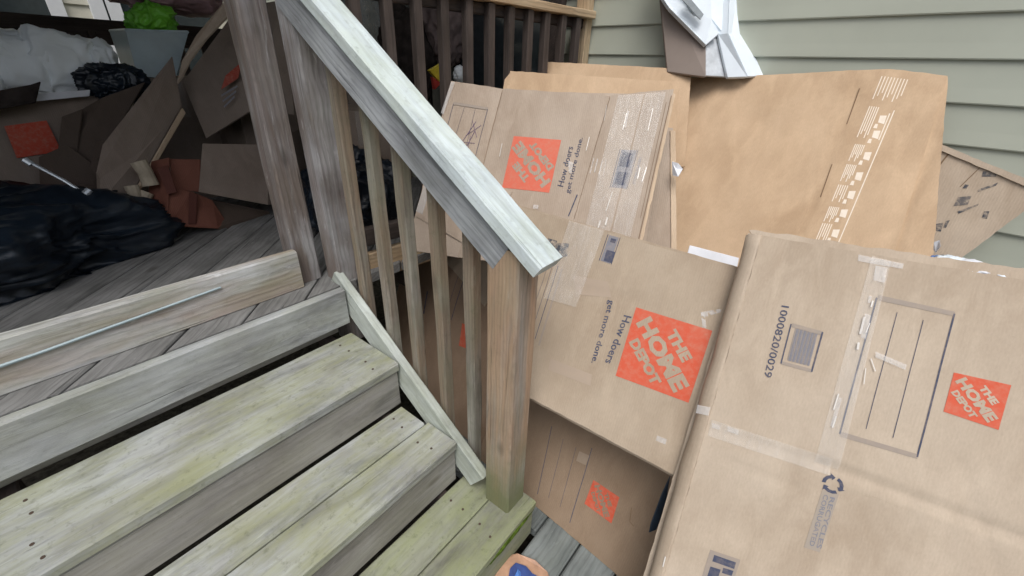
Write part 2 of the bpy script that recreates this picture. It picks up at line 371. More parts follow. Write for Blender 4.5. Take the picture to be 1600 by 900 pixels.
# ------------------------------------------------------------------ leaning cardboard sheets
class Sheet:
    """a leaning sheet: O a point on it, U runs along it to the right (level), V down its slope, N towards the viewer"""
    def __init__(s, name, label, U, V, O, mat, warp=.004, seed=0., group='flattened moving boxes leaning beside the stairs', cat='cardboard box', curl=None):
        s.U = Vector(U).normalized(); V = Vector(V); s.V = (V - s.U * V.dot(s.U)).normalized()
        s.N = s.V.cross(s.U);
        if s.N.dot(CF) > 0: s.N = -s.N
        s.O = Vector(O); s.mat = mat; s.w = warp; s.seed = seed; s.cre = []; s.curl = curl
        s.t = thing(name, label, cat, s.O, group)
    def uv(s, x, y):
        P = hit(x, y, s.O, s.N) - s.O; return (P.dot(s.U), P.dot(s.V))
    def warp(s, u, v):
        h = s.w * (noise.noise(Vector((u * 2.2 + s.seed, v * 2.2, s.seed))) + .4 * noise.noise(Vector((u * 7 + s.seed, v * 6, 5 + s.seed))) + .3 * (abs(noise.noise(Vector((u * 5 + 9 + s.seed, v * 4, s.seed)))) * 2 - .5))
        for (a, b, dep, wd) in s.cre:
            ax, ay = a; bx, by = b; dx, dy = bx - ax, by - ay; L2 = dx * dx + dy * dy
            t = max(0, min(1, ((u - ax) * dx + (v - ay) * dy) / L2)); d = math.hypot(u - ax - t * dx, v - ay - t * dy)
            if d < wd * 3: h += dep * math.exp(-(d / wd) ** 2)
        if s.curl: h += s.curl(u, v)
        return h
    def P(s, u, v, h=0.): return s.U * u + s.V * v + s.N * (h + s.warp(u, v))
    def crease(s, p, q, dep=-.004, wd=.008): s.cre.append((s.uv(*p), s.uv(*q), dep, wd))
    def panel(s, name, q, px=True, thk=.005, h=0., mat=None, res=.014, rag=.002, par=None):
        q = [s.uv(*p) for p in q] if px else q
        (a, b, c, d) = [Vector(p) for p in q]
        nu = max(2, int(max((b - a).length, (c - d).length) / res)); nv = max(2, int(max((d - a).length, (c - b).length) / res))
        vs = []; uvs = []; fs = []; mi = []
        for lay in (0, 1):
            for j in range(nv + 1):
                for i in range(nu + 1):
                    tu, tv = i / nu, j / nv
                    p = (a * (1 - tu) + b * tu) * (1 - tv) + (d * (1 - tu) + c * tu) * tv
                    if i in (0, nu) or j in (0, nv):
                        g = noise.noise_vector(Vector((p.x * 40, p.y * 40, s.seed + h * 50))) * rag; p = p + Vector((g.x, g.y))
                    vs.append(s.P(p.x, p.y, h - lay * thk)); uvs.append((p.x, p.y))
        K = (nu + 1) * (nv + 1)
        for j in range(nv):
            for i in range(nu):
                k = j * (nu + 1) + i
                fs.append((k, k + nu + 1, k + nu + 2, k + 1)); mi.append(0); fs.append((K + k, K + k + 1, K + k + nu + 2, K + k + nu + 1)); mi.append(0)
        def rim(k, l): fs.append((k, l, l + K, k + K)); mi.append(1)
        for i in range(nu): rim(i, i + 1); rim(nv * (nu + 1) + i + 1, nv * (nu + 1) + i)
        for j in range(nv): rim((j + 1) * (nu + 1), j * (nu + 1)); rim(j * (nu + 1) + nu, (j + 1) * (nu + 1) + nu)
        me = mesh(name, vs, fs, uvs)
        o = bpy.data.objects.new(name, me); COL.objects.link(o); me.materials.append(mat or s.mat); me.materials.append(EDGE)
        for p, m_ in zip(me.polygons, mi): p.material_index = m_; p.use_smooth = m_ == 0
        bm = bmesh.new(); bm.from_mesh(me); bmesh.ops.recalc_face_normals(bm, faces=bm.faces[:])
        for e in bm.edges:
            if len({f.material_index for f in e.link_faces}) > 1: e.smooth = False
        bm.to_mesh(me); bm.free()
        o.parent = par or s.t; return o
    def _decal(s, name, polys, mat, h):   # polys: lists of uv quads
        vs = []; uvs = []; fs = []
        for q in polys:
            a, b, c, d = [Vector(p) for p in q]
            nu = max(1, int(max((b - a).length, (c - d).length) / .014)); nv = max(1, int(max((d - a).length, (c - b).length) / .014))
            o = len(vs)
            for j in range(nv + 1):
                for i in range(nu + 1):
                    tu, tv = i / nu, j / nv; p = (a * (1 - tu) + b * tu) * (1 - tv) + (d * (1 - tu) + c * tu) * tv
                    vs.append(s.P(p.x, p.y, h)); uvs.append((p.x, p.y))
            for j in range(nv):
                for i in range(nu):
                    k = o + j * (nu + 1) + i; fs.append((k, k + nu + 1, k + nu + 2, k + 1))
        me = mesh(name, vs, fs, uvs); o = bpy.data.objects.new(name, me); COL.objects.link(o); me.materials.append(mat); o.parent = s.t
        for p in me.polygons: p.use_smooth = True
        return o
    def quads(s, name, qs, mat, h=.0008, px=True):
        if not px: return s._decal(name, qs, mat, h)
        for q in qs: o = s._decal(name, [[s.uv(*p) for p in q]], mat, h)
        return o
    def lines(s, name, ls, mat, h=.0009, px=True):
        qs = []
        for (p, q, wd) in ls:
            a = Vector(s.uv(*p) if px else p); b = Vector(s.uv(*q) if px else q); d = (b - a).normalized(); n = Vector((-d.y, d.x)) * wd / 2
            qs.append([a - n, b - n, b + n, a + n])
        for q in qs: o = s._decal(name, [q], mat, h)
        return o
    def text(s, name, items, mat, h=.0011, par=None):
        """items: (string, origin uv of the lower left corner, unit reading direction, unit up direction, width, height, bold)"""
        vs = []; uvs = []; fs = []
        for (st, o, rd, up, wd, ht, bold) in items:
            cu = bpy.data.curves.new('t', 'FONT'); cu.body = st; cu.offset = bold; cu.resolution_u = 2
            ob = bpy.data.objects.new('t', cu); COL.objects.link(ob); bpy.context.view_layer.update()
            me = bpy.data.meshes.new_from_object(ob.evaluated_get(bpy.context.evaluated_depsgraph_get()))
            bpy.data.objects.remove(ob); bpy.data.curves.remove(cu)
            xs = [v.co.x for v in me.vertices]; ys = [v.co.y for v in me.vertices]
            x0, x1, y0, y1 = min(xs), max(xs), min(ys), max(ys); k = len(vs)
            for v in me.vertices:
                a = (v.co.x - x0) / (x1 - x0) * wd; b = (v.co.y - y0) / (y1 - y0) * ht
                u_ = o[0] + rd[0] * a + up[0] * b; v_ = o[1] + rd[1] * a + up[1] * b
                vs.append(s.P(u_, v_, h)); uvs.append((u_, v_))
            fs += [tuple(k + i for i in p.vertices) for p in me.polygons]; bpy.data.meshes.remove(me)
        me = mesh(name, vs, fs, uvs); o = bpy.data.objects.new(name, me); COL.objects.link(o); me.materials.append(mat); o.parent = s.t
        return o
    def textpx(s, name, rows, mat, bold=.02, h=.0011):
        """rows: (string, px of lower-left, px of lower-right, px of upper-left) in reading order"""
        it = []
        for st, ll, lr, ul in rows:
            a, b, c = Vector(s.uv(*ll)), Vector(s.uv(*lr)), Vector(s.uv(*ul))
            it.append((st, a, (b - a).normalized(), (c - a).normalized(), (b - a).length, (c - a).length, bold))
        for row in it: o = s.text(name, [row], mat, h)
        return o
    def logo(s, q, ang, faded=False, mat=None, strips=4):
        """q: px corners of the orange square; the lettering climbs its diagonal, turned by ang"""
        uvq = [Vector(s.uv(*p)) for p in q]
        sq = s.quads('logo', [q], mat or ORANGE, .0008)
        c = sum(uvq, Vector((0, 0))) / 4; side = sum((uvq[i] - uvq[(i + 1) % 4]).length for i in range(4)) / 4
        rd = Vector((math.cos(ang), math.sin(ang))); up = Vector((math.sin(ang), -math.cos(ang)))   # v points down
        it = []
        for st, wd, ht, b0 in (('THE', .44, .15, .175), ('HOME', 1.04, .235, -.115), ('DEPOT', .66, .15, -.325)):
            wd *= side; ht *= side; o = c - rd * wd / 2 + up * b0 * side
            s.text('logo_lettering', [(st, o, rd, up, wd, ht, .055)], s.mat, .0013)
        return sq

# ================================================================== SETTING
g = link('ground', mesh('ground', [(-60, -60, 0), (60, -60, 0), (60, 60, 0), (-60, 60, 0)], [(0, 1, 2, 3)]), SOIL, None, Matrix.Translation((0, 0, -.62)))
tag(g, kind='structure')
TH = .105051
HD = Vector((math.sin(TH), math.cos(TH), 0)); HX = Vector((math.cos(TH), -math.sin(TH), 0))   # along / out of the house wall
WALL = 1.43

# low grey walkway boards under the cardboard, running along X
walk = thing('walkway', None, None, (0, -1, -.2), kind='structure')
y = -.275
while y > -3.0:
    board('plank', (-2.6, y - .07, -.19), (1.40, y - .07, -.19), (0, 0, 1), .136, .036, W_GREY, walk, .002, .006, seg=30); y -= .143
y = -.275 + .143
while y < .55:
    board('plank', (.12, y - .07, -.19), (1.34, y - .07, -.19), (0, 0, 1), .136, .036, W_GREY, walk, .002, .006, seg=12); y += .143

# ------------------------------------------------------------------ house with lapped siding
house = thing('house_wall', 'sage green house wall of horizontal lapped siding behind the cardboard', 'house wall', HX * WALL + Vector((0, 0, -.6)))
EXP = .1215
z0 = 1.489 - EXP * 18
for k in range(34):
    zb = z0 + k * EXP
    prof = [(-.0, zb), (-.015, zb), (-.0165, zb + .004), (-.0125, zb + .045), (-.0065, zb + EXP + .008), (0, zb + EXP + .008)]
    vs = []; n = 26
    for i in range(n + 1):
        sy = -3.2 + 9 * i / n; 
        for (dx, zz) in prof:
            p = HX * (WALL + dx + .0008 * noise.noise(Vector((sy * 2, zz * 3, 0)))) + HD * sy; vs.append((p.x, p.y, zz + .0015 * noise.noise(Vector((sy * 1.3, k, 4)))))
    fs = []
    for i in range(n):
        for j in range(5): q = i * 6 + j; fs.append((q, q + 1, q + 7, q + 6))
    link('siding_board', mesh('siding_board', vs, fs), SIDING, house)
slab('wall_sheathing', [HX * (WALL + .004) + HD * -3.3 + Vector((0, 0, -.61)), HX * (WALL + .004) + HD * 6 + Vector((0, 0, -.61)), HX * (WALL + .004) + HD * 6 + Vector((0, 0, 3.4)), HX * (WALL + .004) + HD * -3.3 + Vector((0, 0, 3.4))], HX * .12, SOFFIT, house)

# ------------------------------------------------------------------ wooden stairs
RUN, RISE = .27395, .19
st = thing('wooden_staircase', 'weathered grey green wooden stairs with mossy lowest tread going up to the deck', 'stairs', (-.6, .1, -.17))
XL = -1.75
def along(name, y0, y1, zt, x1, mat, thk=.036, jit=.0016):
    return board(name, (XL, (y0 + y1) / 2, zt - thk / 2), (x1, (y0 + y1) / 2, zt - thk / 2), (0, 0, 1), y1 - y0, thk, mat, st, jit, .005, seg=30)
along('tread_board', -.2655, -.137, 0, .112, W_MOSSY); along('tread_board', -.1335, -.004, 0, .075, W_MOSSY)
along('tread_board', -.004, .137, RISE, 0, W_TREAD); along('tread_board', .1405, RUN - .004, RISE, -.012, W_TREAD)
along('tread_board', RUN - .004, RUN * 2 + .012, RISE * 2, 0, W_TREAD)
def riser(y, zt, zb, x1, mat, thk=.03):
    return board('riser', (XL, y + thk / 2, (zt + zb) / 2), (x1, y + thk / 2, (zt + zb) / 2), (0, -1, 0), zt - zb, thk, mat, st, .0014, .004, seg=30)
riser(.003, RISE - .040, .001, -.002, W_RISER)
riser(RUN + .004, RISE * 2 - .040, RISE + .001, -.004, W_RISER)
riser(RUN * 2, RISE * 3, RISE * 3 - .142, .0, W_RIMTOP, .034)          # rim board under the deck boards
riser(RUN * 2 + .042, RISE * 3 - .1, RISE * 2 + .002, -.03, W_RISER, .02)
riser(-.262, -.040, -.169, .10, W_MOSSY)
for x in (-.06, -.9):
    for k in range(3):
        board('stringer', (x, -.2 + k * RUN + .03, -.02 + k * RISE - .06), (x, .12 + k * RUN, -.02 + k * RISE - .06), (1, 0, 0), .12, .036, W_DARK, st)
# skirt plank along the tread ends
SK = .715
def skz(y): return .608 + SK * (y - .6)
# nail heads and their rust stains
NAIL = plain('rusty_nail', lin(.09, .06, .045), .7)
for (yy_, zt_) in ((-.2, .0), (-.07, .0), (.065, RISE), (.21, RISE), (RUN + .06, RISE * 2), (RUN + .21, RISE * 2)):
    for x_ in (-.075, -.88, -1.3):
        for dy in (-.025, .028):
            c_ = Vector((x_ + random.uniform(-.01, .01), yy_ + dy, zt_ - .001)); tube('nail_head', [c_, c_ + Vector((0, 0, .0022))], .0042, NAIL, st, 8)
nrm = Vector((0, -SK, 1)).normalized()
a = Vector((.0235, .612, skz(.612))) - nrm * .052; b = Vector((.0235, -.118, skz(-.118))) - nrm * .052
W_SKIRT = wood('wood_skirt', lin(.52, .57, .53), lin(.34, .36, .32), lin(.68, .74, .72), .35, lin(.36, .39, .24), grain=.7, stripe=.6)
board('skirt_plank', a, b, (1, 0, 0), .104, .032, W_SKIRT, st, .0016, .004)
ms = blob('moss', (-.02, -.263, -.034), (.105, .006, .016), MOSSM, st, .3, 3, 5, seed=3, sharp=.2)

# ------------------------------------------------------------------ stair railing
rl = thing('stair_railing', 'weathered wooden stair railing with pale sloping cap and square end post', 'railing', (.06, -.17, 0))
board('post', (.060, -.170, -.001), (.060, -.170, .93), (0, -1, 0), .092, .098, W_POST, rl, .0018, .006, cut=[((0, -.28, .90 - .012), (0, -.69, 1))])
board('post', (.063, .647, .30), (.063, .647, 1.72), (0, -1, 0), .09, .09, W_NEWEL, rl, .002, .006)
board('post', (-.038, .742, .57), (-.038, .742, 1.72), (0, -1, 0), .084, .086, W_NEWEL, rl, .0022, .006)
CS = .69
def capz(y): return 1.434 + CS * (y - .452)
cn = Vector((0, -CS, 1)).normalized()
ya, yb = -.290, .62
board('rail_cap', Vector((.0475, ya, capz(ya))) - cn * .018, Vector((.0475, .607, capz(.607))) - cn * .018, cn, .091, .036, W_CAP, rl, .0016, .004)
# 2x4 on edge below the cap
board('rail_beam', Vector((.030, -.215, capz(-.215))) - cn * .083, Vector((.030, .60, capz(.60))) - cn * .083, (1, 0, 0), .09, .034, W_RAIL, rl, .0016, .004, cut=[((0, -.218, 0), (0, -1, 0))])
first = None
for k, yy in enumerate((.518, .372, .243, .105, -.022)):
    zb = skz(yy) - .13; zt = capz(yy) - .046
    board('baluster', (.068, yy, zb), (.068 + random.uniform(-.003, .003), yy + random.uniform(-.006, .006), zt), (0, -1, 0), .037, .037, W_BAL, rl, .003, .004)

# ------------------------------------------------------------------ deck: diagonal boards, rim, kick board
deck = thing('deck', None, None, (0, 1.8, .5), kind='structure')
DZ = .57
d45 = Vector((.7071, .7071, 0)); p45 = Vector((.7071, -.7071, 0))
cuts = [((0, .5865, 0), (0, -1, 0)), ((0, 3.3, 0), (0, 1, 0)), ((1.29, 0, 0), (1, 0, 0)), ((-2.1, 0, 0), (-1, 0, 0))]
k = -3.9
while k < .6:
    c = Vector((0, 0, DZ - .018)) + p45 * k
    s0 = c - d45 * .2; 
    board('plank', c - d45 * 2.8, c + d45 * 4.2, (0, 0, 1), .138, .036, W_DECK, deck, .0016, .004, seg=40, cut=cuts)
    k += .1445
for x in (-1.9, -1.2, -.4, .4, 1.15):
    board('joist', (x, .65, DZ - .12), (x, 3.25, DZ - .12), (0, 0, 1), .036, .15, W_DARK, deck)
kick = board('kick_board', (-1.75, .688, DZ + .070), (-.083, .688, DZ + .070), (0, -1, 0), .142, .036, W_RIM, None, .0016, .005, seg=30)
tag(kick, 'streaky weathered board standing on edge across the top of the stairs', 'board')
STRIPM = plain('pale_metal', lin(.42, .52, .55), .5, .4, .05)
strip = thing('metal_strip', 'thin bright metal strip fixed along the board at the top of the stairs', 'strip', onY(345, 450, .675))
pts = [onY(x, y, .6655) for x, y in ((-80, 601), (-20, 579), (60, 552), (170, 512), (345, 449))]
tube('strip', pts, [.0045, .0045, .004, .004, .0035], STRIPM, strip, 6)
# rim board and deck railing to the right of the stairs
dr = thing('deck_railing', 'dark stained deck railing with square balusters ending at the house wall', 'railing', (.7, .6, .57))
def DRP(s, z): p = HX * s + HD * .655; return Vector((p.x, p.y, z))
board('rim_board', DRP(.10, .575), DRP(1.39, .575), -HD, .115, .034, W_NEW, dr, .0015)
board('top_rail', DRP(.10, 1.535), DRP(1.40, 1.535), (0, 0, 1), .12, .034, W_NEW, dr, .0015)
board('upper_rail', DRP(.10, 1.497), DRP(1.40, 1.497), -HD, .04, .034, W_DARK, dr, .0015)
board('lower_rail', DRP(.10, .70), DRP(1.40, .70), -HD, .07, .034, W_DARK, dr, .0015)
s = .155
while s < 1.34:
    board('baluster', DRP(s, .66) - HD * .03, DRP(s, 1.515) - HD * .03, -HD, .034, .034, W_DARK, dr, .0015, .003, seg=8); s += .1135
board('post', DRP(1.385, .4), DRP(1.385, 1.95), -HD, .05, .07, W_NEW, dr, .002)
# added glazed panel that turns the house wall behind the railing dark
pd_ = thing('added_dark_glazing', 'added dark glazed panel that darkens the house wall behind the deck railing', 'dark panel', HX * 1.4 + HD * 1.7 + Vector((0, 0, .57)))
def DP(y_, z_, o_): p = HX * (WALL - o_) + HD * y_; return Vector((p.x, p.y, z_))
slab('glass', [DP(.86, .66, .03), DP(3.2, .66, .03), DP(3.2, 2.3, .03), DP(.86, 2.3, .03)], HX * .01, GLASS, pd_)
for (y0_, y1_, za, zc) in ((.80, .88, .6, 2.36), (1.98, 2.06, .6, 2.36), (3.18, 3.26, .6, 2.36), (.88, 1.98, .6, .68), (.88, 1.98, 2.28, 2.36), (2.06, 3.18, .6, .68), (2.06, 3.18, 2.28, 2.36)):
    slab('frame', [DP(y0_, za, .045), DP(y1_, za, .045), DP(y1_, zc, .045), DP(y0_, zc, .045)], HX * .04, W_DARK, pd_)
# far deck railing and side
fr = thing('deck_railing', 'brown deck railing along the far side of the deck behind the stored things', 'railing', (-.4, 2.9, .57))
board('top_rail', (-1.9, 2.95, 1.40), (1.25, 2.95, 1.40), (0, -1, 0), .13, .036, W_DARK, fr)
board('lower_rail', (-1.9, 2.95, .72), (1.25, 2.95, .72), (0, -1, 0), .08, .036, W_DARK, fr)
for i in range(22):
    x = -1.8 + i * .14; board('baluster', (x, 2.92, .68), (x, 2.92, 1.4), (0, -1, 0), .036, .036, W_DARK, fr, seg=6)
# porch roof over the deck (above the frame) on posts
pr = thing('porch_roof', 'dark porch roof over the cluttered deck', 'roof', (-.4, 2, 2.4))
slab('roof_panel', [(-2.9, .42, 2.42), (1.3, .42, 2.42), (1.3, 3.9, 2.42), (-2.9, 3.9, 2.42)], (0, 0, .12), ROOFM, pr)
slab('fascia', [(-2.9, .40, 2.30), (1.3, .40, 2.30), (1.3, .40, 2.58), (-2.9, .40, 2.58)], (0, .025, 0), W_DARK, pr)
slab('added_side_blocker', [(-1.78, .75, .5), (-1.78, 3.3, .5), (-1.78, 3.3, 2.41), (-1.78, .75, 2.41)], (-.04, 0, 0), ROOFM, pr)  # added solid side, out of view, keeps light off the deck
board('post', (-2.0, .85, .5), (-2.0, .85, 2.36), (0, -1, 0), .12, .12, TRIM, pr); board('post', (-2.0, 3.2, .0), (-2.0, 3.2, 2.36), (0, -1, 0), .12, .12, TRIM, pr)

# added unseen hedge shape behind the viewer: it shuts off the low sky in front of the porch
hd_ = thing('added_sky_blocker', 'added unseen hedge shape behind the viewer that blocks low sky', 'sky blocker', (-.5, -6.5, -.62))
for i in range(11):
    blob('blocker_lump', (-6 + i * 1.15, -6.5 + random.uniform(-.2, .2), .9), (1.0, .7, 2.1 + random.uniform(-.2, .3)), SKYBLOCK, hd_, .25, 5, 4, seed=80 + i)
# neighbouring house across, with dark windows and white trim
nb = thing('neighbour_house', 'cream sided neighbouring house with white window trim and dark glass beyond the deck', 'house', (-.5, 5.4, -.6))
YN = 5.4
for k in range(26):
    zb = -.6 + k * .19
    vs = [(-6, YN, zb), (6, YN, zb), (6, YN - .022, zb), (-6, YN - .022, zb), (-6, YN - .004, zb + .195), (6, YN - .004, zb + .195)]
    link('siding_board', mesh('siding_board', vs, [(0, 1, 2, 3), (3, 2, 5, 4)]), CREAM, nb)
def NP(x, y, dy=0): return onY(x, y, YN - dy)
for (xa, xb) in ((-30, 76), (160, 172)):
    P1, P2 = NP(xa, 10), NP(xb, 10)
    f_ = slab('window', [(P1.x, YN - .03, .9), (P2.x, YN - .03, .9), (P2.x, YN - .03, 2.2), (P1.x, YN - .03, 2.2)], (0, .03, 0), GLASS, nb)
for x in (86, 150, 176):
    c_ = NP(x, 10).x; slab('window_trim', [(c_ - .055, YN - .05, .7), (c_ + .055, YN - .05, .7), (c_ + .055, YN - .05, 2.4), (c_ - .055, YN - .05, 2.4)], (0, .045, 0), TRIM, nb)
P1, P2 = NP(186, 10), NP(330, 10)
slab('window', [(P1.x, YN - .03, .9), (P2.x, YN - .03, .9), (P2.x, YN - .03, 2.3), (P1.x, YN - .03, 2.3)], (0, .03, 0), GLASS, nb)

# ================================================================== CARDBOARD BESIDE THE STAIRS
# --- A: big pale flattened box in front
UA = (.15, -.989, 0); VA = (-.504, -.077, -.861)
OA = at(1300, 600, .95)
A = Sheet('flattened_box', 'largest pale moving box at the right, with taped seam, ruled box and recycling mark', UA, VA, OA, C_A, .004, 1.3)
A.crease((1230, 372), (1215, 470), -.002, .006); A.crease((1500, 720), (1560, 900), -.002, .012); A.crease((1130, 720), (1240, 760), -.0018, .008); A.crease((1112, 672), (1281, 724), -.004, .007); A.crease((1281, 724), (1700, 880), -.007, .008); A.crease((1372, 400), (1281, 724), -.0022, .005)
q = A.uv
ua, va = q(1190, 368)[0], q(1190, 368)[1]; ub, vb = q(1045, 900)[0], .86
A.panel('panel', [q(1190, 368), q(1680, 451), (.62, 1.19), (q(1045, 900)[0] - .004, 1.19)], px=False, res=.011)
# folded side, seen as a thick rounded edge at the left; and the layer behind
def fold(sh, pa, pb, width, deep, name, n=8, segs=46, mat=None):
    """a rounded fold that runs from pa to pb (uv) and turns away from the viewer"""
    a = Vector(pa); b = Vector(pb); d = (b - a).normalized(); o = Vector((d.y, -d.x));
    if o.x > 0: o = -o
    vs = []; uvs = []; fs = []
    for i in range(segs + 1):
        p = a.lerp(b, i / segs); wob = 1 + .12 * noise.noise(Vector((i * .35, sh.seed, 2)))
        for k in range(n + 1):
            th = math.pi * .62 * k / n
            q_ = p + o * math.sin(th) * width * wob; h = -(1 - math.cos(th)) * deep * wob
            vs.append(sh.P(q_.x, q_.y, h)); uvs.append((q_.x * 1.0, q_.y))
    for i in range(segs):
        for k in range(n): z_ = i * (n + 1) + k; fs.append((z_, z_ + 1, z_ + n + 2, z_ + n + 1))
    me = mesh(name, vs, fs, uvs); ob = bpy.data.objects.new(name, me); COL.objects.link(ob); me.materials.append(mat or sh.mat); ob.parent = sh.t
    bm = bmesh.new(); bm.from_mesh(me); bmesh.ops.recalc_face_normals(bm, faces=bm.faces[:]); bm.to_mesh(me); bm.free()
    for p in me.polygons: p.use_smooth = True
    sm = ob.modifiers.new('thick', 'SOLIDIFY'); sm.thickness = .004; sm.offset = 0
    return ob
fold(A, q(1190, 368), (q(1045, 900)[0] - .004, 1.19), .030, .030, 'folded_edge')
A.panel('back_panel', [q(1172, 358), q(1680, 428), (.62, 1.19), (q(1003, 900)[0], 1.19)], px=False, h=-.046, res=.02)
A.lines('address_box', [((1370, 465), (1312, 678), .003), ((1492, 490), (1433, 714), .003)], NAVY)
A.lines('ruled_line', [((1402, 488), (1353, 670), .0013), ((1443, 500), (1395, 684), .0013)], NAVY)
A.quads('grey_band', [[(1373, 461), (1493, 487), (1491, 494), (1371, 469)], [(1313, 674), (1435, 710), (1433, 717), (1312, 682)]], GREYINK)
A.lines('code_frame', [((1236, 506), (1220, 568), .0026), ((1285, 519), (1268, 581), .0032)], NAVY)
A.quads('code_band', [[(1238, 505), (1286, 518), (1285, 524), (1237, 511)], [(1221, 564), (1270, 577), (1268, 582), (1220, 569)]], GREYINK)
A.lines('barcode', [((1243 + 1.95 * i, 513 + .52 * i), (1230 + 1.95 * i, 563 + .5 * i), .0009 + .0009 * ((i * 7) % 3)) for i in range(18)], GREYBLUE)
A.textpx('printing', [('1000820/0029', (1221, 477), (1193, 588), (1233, 479))], NAVY, .01)
A.logo([(1491, 582), (1581, 602), (1561, 672), (1474, 643)], math.radians(45))
# recycling mark: three bent arrows, and the small print under it
c = Vector(q(1301, 757)); arr = []
for k in range(3):
    th = math.radians(90 + 120 * k); R_ = .017
    for j in range(3):
        t1 = th + math.radians(-38 + 26 * j); t2 = th + math.radians(-38 + 26 * (j + 1)) * .98
        p = [c + Vector((math.cos(t), math.sin(t))) * r_ for t, r_ in ((t1, R_ - .004), (t1, R_ + .003), (t2, R_ + .003), (t2, R_ - .004))]
        arr.append(p)
    t3 = th + math.radians(58)
    arr.append([c + Vector((math.cos(t3 - .35), math.sin(t3 - .35))) * (R_ - .008), c + Vector((math.cos(t3 - .35), math.sin(t3 - .35))) * (R_ + .007), c + Vector((math.cos(t3 + .1), math.sin(t3 + .1))) * (R_), c + Vector((math.cos(t3 + .1), math.sin(t3 + .1))) * (R_ - .002)])
A.quads('recycling_mark', arr, NAVY, px=False)
A.quads('print_panel', [[(1285, 765), (1311, 773), (1281, 863), (1256, 855)]], ink('ink_pale_grey', lin(.36, .31, .26), .2), .0007)
A.textpx('small_print', [('CORRUGATED', (1287, 772), (1264, 852), (1295, 774)), ('RECYCLES', (1297, 776), (1275, 856), (1305, 778))], GREYBLUE, .02)
A.quads('stamp', [[(1110, 858), (1157, 874), (1140, 925), (1092, 915)]], GREYINK)
A.quads('stamp_mark', [[(1116, 866), (1150, 878), (1147, 888), (1113, 876)], [(1110, 884), (1126, 889), (1116, 920), (1100, 915)], [(1130, 886), (1146, 891), (1143, 899), (1128, 894)]], NAVY, .0012)
# tape over the seam and the corners, with worn white bits and painted glints
A.quads('tape', [[(1362, 400), (1392, 408), (1310, 735), (1272, 722)]], TAPE, .0036)
A.quads('tape', [[(1112, 655), (1300, 716), (1296, 742), (1106, 680)]], TAPE, .0055)
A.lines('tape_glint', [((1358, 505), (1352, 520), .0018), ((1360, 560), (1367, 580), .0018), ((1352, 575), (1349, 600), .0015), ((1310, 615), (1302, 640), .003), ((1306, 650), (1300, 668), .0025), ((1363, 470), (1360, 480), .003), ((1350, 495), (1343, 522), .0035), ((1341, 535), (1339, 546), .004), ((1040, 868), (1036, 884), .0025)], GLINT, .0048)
A.quads('tape_wear_glint', [[(1368, 415), (1386, 419), (1381, 442), (1364, 438)], [(1351, 490), (1360, 493), (1352, 530), (1344, 527)], [(1357, 462), (1362, 463), (1359, 474), (1355, 473)],
     [(1310, 620), (1315, 622), (1302, 668), (1297, 665)], [(1367, 549), (1416, 570), (1414, 578), (1367, 558)], [(1137, 665), (1154, 671), (1153, 679), (1136, 673)], [(1113, 660), (1126, 664), (1124, 671), (1112, 668)]], TAPEW, .0044)
A.quads('tape_wear_glint', [[(1341, 393), (1382, 400), (1413, 411), (1412, 422), (1346, 409)], [(1341, 398), (1412, 412), (1410, 420), (1340, 408)]][1:], TAPEW, .0023)
A.quads('torn_paper', [[(1090, 632), (1110, 636), (1107, 649), (1087, 645)]], TAPEW, .0044)
# worn top edge
A.panel('top_flap', [q(1172, 356), q(1680, 427), q(1680, 449), q(1186, 377)], px=False, thk=.004, h=-.02, res=.012, rag=.005)
A.quads('tape_wear_glint', [[(1340, 391), (1600, 436), (1600, 447), (1338, 402)]], TAPEW, -.016)

# --- C: middle flattened box with the big orange square
UC = (.128, -.992, 0); VC = (-.515, -.067, -.854)
OC = at(1000, 500, 1.15 * 1.05)
Cc = Sheet('flattened_box', 'tan moving box in the middle with the biggest orange square and a two line slogan', UC, VC, OC, C_C, .005, 4.1)
Cc.crease((1090, 500), (1150, 470), -.004, .012); Cc.crease((870, 600), (1030, 660), -.0015, .008); Cc.crease((840, 440), (1000, 470), -.002, .01); Cc.crease((945, 350), (905, 470), -.002, .01)
q = Cc.uv
Cc.panel('panel', [q(772, 312), q(1260, 452), q(1200, 820), q(772, 592)], px=False)
Cc.panel('back_panel', [q(774, 309), q(1262, 446), q(1202, 828), q(774, 598)], px=False, h=-.016, thk=.006, res=.025)
Cc.logo([(994, 480), (1113, 517), (1076, 629), (962, 587)], math.radians(45))
Cc.textpx('printing', [('get more done.', (949, 468), (921, 566), (961, 470)), ('How doers', (975, 492), (945, 566), (987, 495))], NAVY, .015)
Cc.lines('stamp_frame', [((950, 366), (936, 407), .0022), ((969, 371), (955, 413), .0022)], NAVY)
Cc.quads('stamp', [[(952, 367), (967, 371), (953, 412), (938, 407)]], GREYBLUE)
Cc.quads('stamp_mark', [[(948, 390), (962, 394), (955, 411), (943, 407)], [(955, 372), (963, 374), (961, 380), (953, 378)]], NAVY, .0013)
Cc.quads('smudge', [[(868, 380), (889, 380), (886, 400), (866, 405)], [(856, 372), (870, 376), (872, 398), (860, 402)]], BLACKSMUDGE)
Cc.lines('printed_line', [((872, 415), (836, 530), .0022), ((864, 412), (826, 535), .0014), ((858, 408), (818, 530), .001)], NAVY)
Cc.lines('printed_line', [((878, 420), (842, 540), .006)], GREYINK)
Cc.quads('tape', [[(890, 345), (945, 360), (900, 480), (850, 466)]], TAPE, .0055)
Cc.quads('grey_smudge', [[(860, 560), (925, 585), (923, 603), (856, 578)], [(895, 430), (950, 440), (955, 465), (900, 460)]], ink('ink_faint', lin(.4, .32, .25), .3, KR))
Cc.quads('tape_wear_glint', [[(1095, 488), (1128, 482), (1126, 488), (1098, 496)], [(1095, 488), (1101, 490), (1104, 512), (1098, 512)], [(1027, 680), (1042, 686), (1040, 694), (1025, 688)]], TAPEW)

